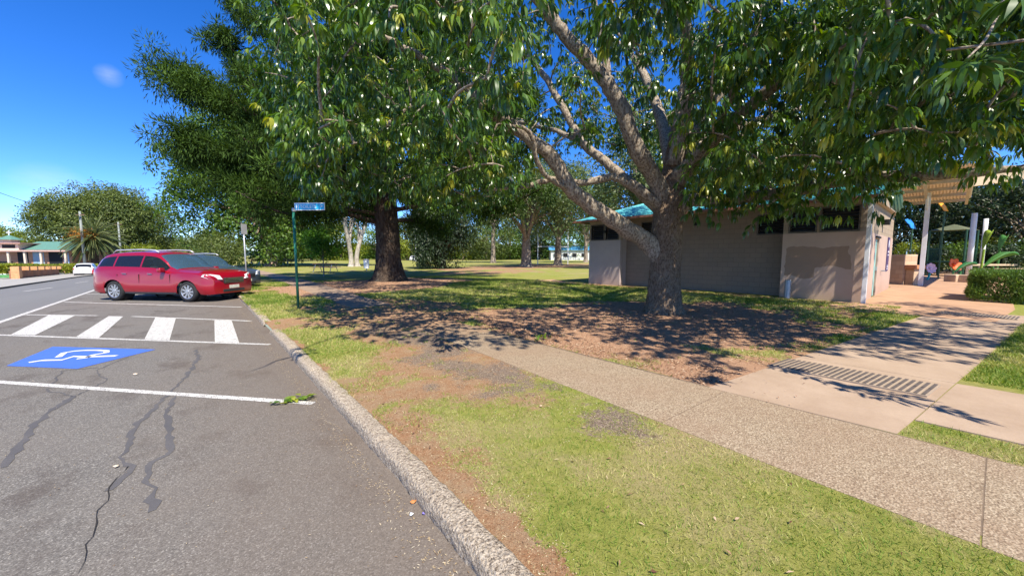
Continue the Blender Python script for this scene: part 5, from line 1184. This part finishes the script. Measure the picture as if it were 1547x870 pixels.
# brick planter with its hedge
def planter():
    a, b = Vector((-12.42, 53.7, 0)), Vector((-14.05, 76.6, 0)); d = (b-a).normalized(); nrm = Vector((-d.y, d.x, 0)); e = empty('brick_planter', (a.x, a.y, gz(a.x, a.y)), 'long orange brick planter wall with piers across the road', 'planter')
    mb = MB(); N = 6
    for i in range(N):
        p, q = a.lerp(b, i/N)-a, a.lerp(b, (i+1)/N)-a; z0, z1 = gz(*(a+p).xy)-gz(*a.xy), gz(*(a+q).xy)-gz(*a.xy)
        mb.add([p+Vector((0, 0, z0-.2)), q+Vector((0, 0, z1-.2)), q+nrm*.3+Vector((0, 0, z1-.2)), p+nrm*.3+Vector((0, 0, z0-.2)), p+Vector((0, 0, z0+.72)), q+Vector((0, 0, z1+.72)), q+nrm*.3+Vector((0, 0, z1+.72)), p+nrm*.3+Vector((0, 0, z0+.72))], [(0,3,2,1),(4,5,6,7),(0,1,5,4),(1,2,6,5),(2,3,7,6),(3,0,4,7)])
    mb.build('wall', block_wall('brown_planter_brick', (.30, .13, .075), (.38, .18, .10), (.3, .22, .16), .24, .086), e)
    for i in range(7):
        p = a.lerp(b, i/6.3)-a; z = gz(*(a+p).xy)-gz(*a.xy); w_ = .5 if i else .75
        MB().box((p.x-.22+.1, p.y-w_/2, z+(.0 if i == 0 else .723)), (p.x+.35, p.y+w_/2, z+1.08)).build('pier', simple('orange_pier_brick', (.62, .32, .15), .8), e)
    rg = np.random.default_rng(8); n = 16000; t = rg.random(n); P_ = np.stack([a.x+(b.x-a.x)*t*1.25, a.y+(b.y-a.y)*t*1.25, 0*t], -1)
    P_[:, 0] += -.35-.9*rg.random(n); P_[:, 2] = hslope(P_[:, 0], P_[:, 1])+.1+.4+.85*rg.random(n)**.6
    hd2 = empty('planter_hedge', (a.x, a.y, gz(a.x, a.y)), 'yellow green hedge growing behind the orange brick planter wall', 'hedge')
    rel(leaves('foliage', P_, rdir(rg, n, .6), rdir(rg, n), .22, .11, rg.random(n), G_YEL, None, DIAM), hd2)
    n = 7000; t = rg.random(n); c = ground(122, 54); c2 = ground(103, 52)
    P_ = np.array([list(c2)])+(np.array([list(c)])-np.array([list(c2)]))*t[:, None]*1.6+rg.normal(size=(n, 3))*np.array([.6, .6, 0]); P_[:, 2] = hslope(P_[:, 0], P_[:, 1])+.1+1.35*rg.random(n)**.6
    hd3 = empty('rounded_hedge', c, 'orange tinged yellow hedge at the foot of the palm', 'hedge'); rel(leaves('foliage', P_, rdir(rg, n, .6), rdir(rg, n), .22, .11, .4+.6*rg.random(n), G_YEL, None, DIAM), hd3)
planter()
p = ground(4, 36, .1); sb = empty('hall_sign', p, 'white street number board 54 on a green base at the left picture edge', 'sign', -YAW+.55)
MB().box((-1.0, -.05, .32), (.62, .05, 1.0)).build('board', M_SWHITE, sb); MB().box((-1.0, -.06, 0), (.3, .06, .32)).build('base', simple('green_sign_base', (.10, .30, .10), .7), sb)
text_mesh('54', .5, simple('grey_number_print', (.18, .25, .3), .6), sb, Matrix.Translation((-.1, -.056, .47)) @ Matrix.Rotation(math.radians(90), 4, 'X'))

# ------------------------------------------------------------------ playground
p = ground(1375, 19.0); fx = empty('stone_fountain', p, 'sandstone block drinking fountain wall next to the end of the toilet block', 'fountain', -YAW+.25)
MS = block_wall('sandstone_blocks', (.50, .34, .22), (.60, .44, .30), (.33, .22, .14), .42, .22)
MB().box((-.48, -.05, 0), (.48, .5, 1.55)).build('wall', MS, fx, bevel=.02); MB().box((-.46, -.5, .82), (.30, -.052, 1.02)).build('basin', simple('terracotta_basin', (.50, .22, .10), .7), fx, bevel=.03)
MB().box((-.34, -.40, 0), (.14, -.06, .8)).build('pedestal', MS, fx, bevel=.02)
MB().tube([(-.1, .1, 1.55), (-.1, .1, 1.72), (-.1, -.05, 1.75)], .02, 6).build('tap', M_CHROME, fx)
for k, (px, dp, top, w_, lb) in enumerate([(1466, 24, 4.3, .26, 'tall thick white steel pole holding the shade sail'), (1484, 25.5, 4.1, .22, 'tall white pole on the right, behind the giant leaf')]):
    p = ground(px, dp); tag(MB().tube([p, Vector((p.x, p.y, top))], w_/2, 16).build('sail_pole', M_WPOST, None, True), lb, 'pole')
def flower(px, dp, z, r, mat, label, stem=None, petals=6, tilt=70):
    p = ground(px, dp); e = empty('flower_sculpture', p, label, 'sculpture', -YAW)
    M0 = Matrix.Translation((0, 0, z)) @ Matrix.Rotation(math.radians(tilt), 4, 'X')
    for i in range(petals):
        M = M0 @ Matrix.Rotation(2*math.pi*i/petals, 4, 'Z') @ Matrix.Translation((r*.55, 0, 0)) @ Matrix.Rotation(math.radians(-22), 4, 'Y')
        pts = [(r*.48*math.cos(a), r*.36*math.sin(a)) for a in np.linspace(0, 2*math.pi, 14, endpoint=False)]; MB().prism(pts, .04, M).build('petal', mat, e)
    MB().lathe([(0, .10), (r*.2, .07), (r*.25, 0)], 12, M0).build('flower_centre', mat, e)
    MB().tube(smooth_path([(0, .1, 0), (.12, .1, z*.5), (0, .05, z)], 4), .05, 8).build('stem', stem or simple('green_stem', (.10, .32, .08), .5), e, True)
    return e
flower(1443, 23.5, .92, .42, simple('orange_red_petals', (.85, .13, .02), .5), 'orange red flower sculpture on a low stem in the playground')
flower(1407, 22.5, .72, .33, simple('pale_pink_petals', (.62, .42, .50), .6), 'pale pink flower sculpture with a teal stem', simple('teal_stem', (.03, .45, .38), .5), 8, 80)
def butterfly(px, py, dp, r, mat, label, col2=None):
    c = C(px, py, dp); g0 = gz(c.x, c.y); e = empty('butterfly_sculpture', (c.x, c.y, g0), label, 'sculpture', -YAW+.5)
    z = c.z-g0; M0 = Matrix.Translation((0, 0, z)) @ Matrix.Rotation(math.radians(65), 4, 'X')
    for s in (1, -1):
        pts = [(0, 0), (s*r*.5, r*.75), (s*r*1.05, r*.7), (s*r*.9, r*.15), (s*r*.75, -.1*r), (s*r*.8, -.55*r), (s*r*.4, -.75*r)]
        if s < 0: pts = pts[::-1]
        MB().prism(pts, .04, M0 @ Matrix.Rotation(math.radians(s*18), 4, 'Y')).build('wing', mat, e)
    MB().tube([(0, 0, 0), (0, 0, z)], .04, 8).build('pole', simple('dark_green_pole', (.03, .08, .04), .5), e)
butterfly(1379, 338, 20.5, .42, simple('bright_blue_wing', (.02, .22, .65), .4), 'bright blue butterfly sculpture on a thin pole')
butterfly(1428, 312, 23, .42, simple('orange_wing', (.75, .33, .03), .4), 'orange butterfly sculpture high on a thin pole')
def leaf_sculpt(px, dp, z, L_, W2, mat, label, tilt):
    p = ground(px, dp); e = empty('leaf_sculpture', p, label, 'sculpture', -YAW)
    n = 10; v = []; f_ = []
    for i in range(n+1):
        t = i/n; w2 = W2*math.sin(math.pi*min(1, t*.97+.02))**.8; x = t*L_-L_*.3; zz = z+.9*math.sin(t*1.6)*tilt
        for s in (-1, 0, 1): v.append((x, s*w2*.35-.1, zz+abs(s)*w2*.55))
        for s in (-1, 0, 1): v.append((x, s*w2*.35-.1, zz+abs(s)*w2*.55-.05))
    for i in range(n):
        a = i*6; b = a+6
        f_ += [(a, b, b+1, a+1), (a+1, b+1, b+2, a+2), (a+3, a+4, b+4, b+3), (a+4, a+5, b+5, b+4), (a, a+3, b+3, b), (a+2, b+2, b+5, a+5)]
    MB().add(v, f_).build('leaf_blade', mat, e, True); MB().tube([(0, 0, 0), (0, -.05, z)], .06, 8).build('stalk', mat, e)
LG = simple('leaf_sculpture_green', (.05, .17, .03), .5); LY = simple('lime_sculpture', (.22, .33, .03), .5); LD = simple('deep_green_sculpture', (.03, .16, .05), .4)
leaf_sculpt(1500, 22, .85, 2.0, .5, LG, 'giant curling green leaf sculpture right of the white poles', .8)
leaf_sculpt(1484, 24, 1.9, .5, .6, LY, 'upright lime green leaf panel between the white poles', 1.2)
leaf_sculpt(1508, 25, 1.8, .5, .6, LG, 'upright green leaf panel behind the giant curling leaf', 1.0)
leaf_sculpt(1452, 22.5, .55, 1.3, .35, LD, 'low deep green leaf sculpture beside the orange flower', .5)
# small roofed play tower
p = ground(1437, 27); tw = empty('play_tower', p, 'dark green playground tower with a small low olive roof', 'playground', -YAW+.4); GT = simple('dark_green_steel', (.02, .07, .04), .5); GRF = simple('olive_roof_panel', (.11, .12, .06), .7)
for x in (-.9, .9):
    for y in (-.9, .9): MB().tube([(x, y, 0), (x, y, 3.3)], .06, 8).build('post', GT, tw)
MB().add([(-.95, -.95, 3.3), (.95, -.95, 3.3), (.95, .95, 3.3), (-.95, .95, 3.3), (0, 0, 3.75)], [(0, 1, 4), (1, 2, 4), (2, 3, 4), (3, 0, 4), (3, 2, 1, 0)]).build('roof', GRF, tw)
MB().box((-1, -1, 1.0), (1, 1, 1.1)).build('deck', GT, tw)
for y in (-.93, .9): 
    pn = MB()
    for i in range(9): pn.box((-.85+i*.2, y, 1.1), (-.80+i*.2, y+.03, 1.95))
    pn.box((-.9, y-.01, 1.95), (.9, y+.04, 2.02)); pn.build('railing', GT, tw)
for k, (px, dp, w_, lb) in enumerate([(1448, 21.0, .75, 'rough sandstone block left of the hedge'), (1464, 20.6, .6, 'pale rough stone block nearest the hedge end')]):
    p = ground(px, dp); o = MB().box((-w_/2, -.3, 0), (w_/2, .3, .42)).build('stone_block', MS, None, bevel=.05); o.location = p; o.rotation_euler.z = -YAW+.2*k; tag(o, lb, 'stone')
p = ground(1530, 24); st_ = empty('timber_steps', p, 'pale timber seating steps behind the clipped hedge', 'steps', -YAW)
for i in range(3): MB().box((-1.4, i*.45, .25+i*.28), (1.6, i*.45+.4, .37+i*.28)).build('step', simple('pale_timber', (.50, .38, .24), .7), st_)
# shade sail
sl = [C(1448, 285, 20), C(1475, 262, 26), C(1640, 235, 20), C(1600, 262, 14)]
v = []; n = 8
for i in range(n+1):
    for j in range(n+1):
        u_, w_ = i/n, j/n; q = sl[0].lerp(sl[1], u_).lerp(sl[3].lerp(sl[2], u_), w_); q = q-Vector((0, 0, .35*math.sin(math.pi*u_)*math.sin(math.pi*w_))); v.append(q)
v2 = [q-Vector((0, 0, .01)) for q in v]; m = n+1; f_ = []
for i in range(n):
    for j in range(n): a = i*m+j; f_ += [(a, a+1, a+m+1, a+m), (a+m*m, a+m+m*m, a+m+1+m*m, a+1+m*m)]
sm_ = NT('cream_sail_cloth'); sm_.base((.72, .60, .42), .8, .2); tr = sm_.n('BsdfTranslucent'); tr.inputs[0].default_value = (.8, .66, .42, 1); mx = sm_.n('MixShader'); mx.inputs[0].default_value = .5
sm_.l(sm_.b.outputs[0], mx.inputs[1]); sm_.l(tr.outputs[0], mx.inputs[2]); sm_.l(mx.outputs[0], sm_.out.inputs[0])
tag(MB().add(v+v2, f_).build('shade_sail', sm_.m, None, True), 'cream shade sail stretched above the playground', 'shade sail')

# ------------------------------------------------------------------ grass, litter, small things
rng = np.random.default_rng(21)
def scatter(n, x0, x1, y0, y1, bias=2.0):
    Y = y0+(y1-y0)*rng.random(n)**bias; X = x0+(x1-x0)*rng.random(n)**1.25; return X, Y
def no_slab(X, Y): return ~(((X > pathL(Y)-.02) & (X < pathR(Y)+.02) & (Y < 8.5)) | ((X > 4.36) & (Y > .18-.143*(X-4.36)) & (Y < 1.72-.143*(X-4.36)) & (X < 15.7)) | ((X > 4.9) & (X < 6.98) & (Y < .1)) | ((X > pathL(Y)) & (X < pathR(Y)) & (Y > 10.8)) | ((X > 13.5) & (Y < .85)) | (X > 15.4))
X, Y = scatter(640000, 1.12, 16, -1.2, 24, 2.0)
d = np.maximum.reduce([m_dirt(X, Y)*.95, m_gravel(X, Y), m_mulch(X, Y)*1.05]); clump = fbm(X*7, Y*7, 0, 71)
ok = no_slab(X, Y) & (d+(clump-.5)*1.3 < .48+.22*rng.random(len(X)))
X, Y = X[ok], Y[ok]; n = len(X); dist = np.hypot(X, Y); sc = np.clip(dist/5, .8, 2.6)
O = np.stack([X, Y, lawn_z(X, Y)-.004], -1); D = unit(np.stack([rng.normal(size=n)*.75, rng.normal(size=n)*.75, .55+.5*rng.random(n)], -1))
dry = m_dry(X, Y); rnd = np.clip(.34+.6*dry+.75*(rng.random(n)-.5), 0, 1)
M_GRASS = leaf_mat('grass_blade', [(.06, .13, .014), (.12, .21, .026), (.20, .28, .04), (.34, .35, .09), (.52, .46, .20)], .6, .25, .25)
tag(leaves('grass', O, D, rdir(rng, n), (.026+.034*rng.random(n)**1.5)*sc**.7, (.0045+.0035*rng.random(n))*sc, rnd, M_GRASS, None, BLADE), 'short patchy green and straw coloured turf on the verge', 'grass', kind='stuff'); print('blades', n)
# straw and bark litter
X = np.concatenate([rng.random(30000)*14+3.5, rng.normal(CON[0]-1.5, 3.4, 9000), rng.random(16000)*4+1.2]); Y = np.concatenate([rng.random(30000)*9-.5, rng.normal(CON[1]-2.4, 2.4, 9000), rng.random(16000)*8])
mm = m_mulch(X, Y); ok = (mm > .35) | ((rng.random(len(X)) < .02) & (X < 5)); ok &= no_slab(X, Y) | (rng.random(len(X)) < .03); X, Y = X[ok], Y[ok]; n = len(X)
O = np.stack([X, Y, lawn_z(X, Y)+.012+.008*no_slab(X, Y)*0+.004], -1); O[~no_slab(X, Y), 2] = LAWN+.024
D = unit(np.stack([rng.normal(size=n), rng.normal(size=n), .18*rng.normal(size=n)], -1))
tag(leaves('leaf_litter', O, D, np.tile([0, 0, 1.0], (n, 1))+rng.normal(size=(n, 3))*.3, .02+.035*rng.random(n), .006+.012*rng.random(n), rng.random(n), leaf_mat('dry_litter', [(.10, .05, .03), (.24, .13, .08), (.38, .25, .16), (.55, .42, .30)], .9, .05, .1), None, DIAM), 'brown fallen leaves and bark chips under the trees', 'leaf litter', kind='stuff')
# grit and dry clippings on the bare soil of the verge
X = 1.15+rng.random(40000)*2.6; Y = .4+rng.random(40000)**1.3*9; dd_ = np.maximum(m_dirt(X, Y), m_gravel(X, Y)); ok = (dd_ > .25) & no_slab(X, Y); X, Y = X[ok], Y[ok]; n = len(X)
tag(leaves('verge_grit', np.stack([X, Y, lawn_z(X, Y)+.003], -1), unit(np.stack([rng.normal(size=n), rng.normal(size=n), .12*rng.normal(size=n)], -1)), np.tile([0, 0, 1.0], (n, 1))+rng.normal(size=(n, 3))*.3, .006+.018*rng.random(n)**2, .003+.004*rng.random(n), rng.random(n), leaf_mat('grit_and_clippings', [(.12, .065, .035), (.30, .19, .11), (.46, .36, .20), (.62, .54, .36)], .9, .05, .1), None, DIAM), 'grit and dry grass clippings on the bare soil of the verge', 'grit', kind='stuff')
# grit in the gutter and on the asphalt
n = 2600; X = np.where(rng.random(n) < .6, .93-np.abs(rng.normal(0, .07, n)), rng.random(n)*4.4-3.4); Y = rng.random(n)**1.6*13+.6
O = np.stack([X, Y, 0*X+.006], -1)
tag(leaves('gutter_litter', O, unit(np.stack([rng.normal(size=n), rng.normal(size=n), 0*X+.1], -1)), np.tile([0, 0, 1.0], (n, 1)), np.where(X > .7, .018, .012)*(.5+rng.random(n)), np.where(X > .7, .005, .005), rng.random(n), leaf_mat('straw_grit', [(.20, .12, .06), (.45, .33, .17), (.6, .52, .38)], .9, .05), None, DIAM), 'straw and grit along the gutter', 'litter', kind='stuff')
# fresh fallen sprig on the bay line
def sprig(x, y, z, nl, L_, label, name='fallen_sprig', up=.25, cat='leaves', sd_=1):
    rg = np.random.default_rng(sd_); e = empty(name, (x, y, z), label, cat)
    a = rg.random(nl)*2*np.pi; O = np.stack([rg.normal(0, .09, nl), rg.normal(0, .05, nl), .012+.02*rg.random(nl)], -1)
    D = unit(np.stack([np.cos(a), np.sin(a), up*rg.random(nl)], -1))
    leaves('leaf', O, D, np.tile([0, 0, 1.0], (nl, 1))+rg.normal(size=(nl, 3))*.25, L_*(.7+.6*rg.random(nl)), .045, .45+.55*rg.random(nl), M_LEAF, e)
    MB().tube([(-.14, 0, .01), (0, .01, .03), (.14, -.02, .015)], .004, 5).build('stem', M_LIMB, e)
sprig(.75, 4.57, .006, 22, .11, 'fresh green leafy sprig fallen on the end of the white bay line')
sprig(4.6, 4.6, .11, 16, .10, 'small green weed tuft at the edge of the footpath', 'weed_tuft', 1.6, 'weed', 2)
def scrap(name, px, py, s, mat, label):
    x, y = at(px, py); rr = random.Random(px); v = [Vector((x+math.cos(a)*s*rr.uniform(.6, 1.1), y+math.sin(a)*s*rr.uniform(.5, 1), .008+rr.uniform(0, .012))) for a in np.linspace(0, 6.28, 8)[:-1]]
    v.append(Vector((x, y, .022))); tag(MB().add(v, [(i, (i+1) % 7, 7) for i in range(7)]).build(name, mat), label, 'litter')
scrap('paper_scrap', 622, 779, .016, M_SWHITE, 'tiny white paper scrap in the gutter'); scrap('plastic_scrap', 640, 778, .012, simple('blue_violet_plastic', (.20, .16, .6), .4), 'tiny violet plastic scrap in the gutter')
scrap('dead_leaf', 625, 760, .022, simple('rusty_leaf', (.40, .16, .05), .8), 'curled rusty dead leaf in the gutter')
scrap('pale_leaf', 176, 706, .022, simple('pale_dry_leaf', (.6, .5, .38), .8), 'pale dry leaf lying by the asphalt crack'); scrap('pale_leaf', 205, 566, .03, simple('pale_dry_leaf_b', (.6, .5, .38), .8), 'pale dry leaf lying near the blue bay panel')
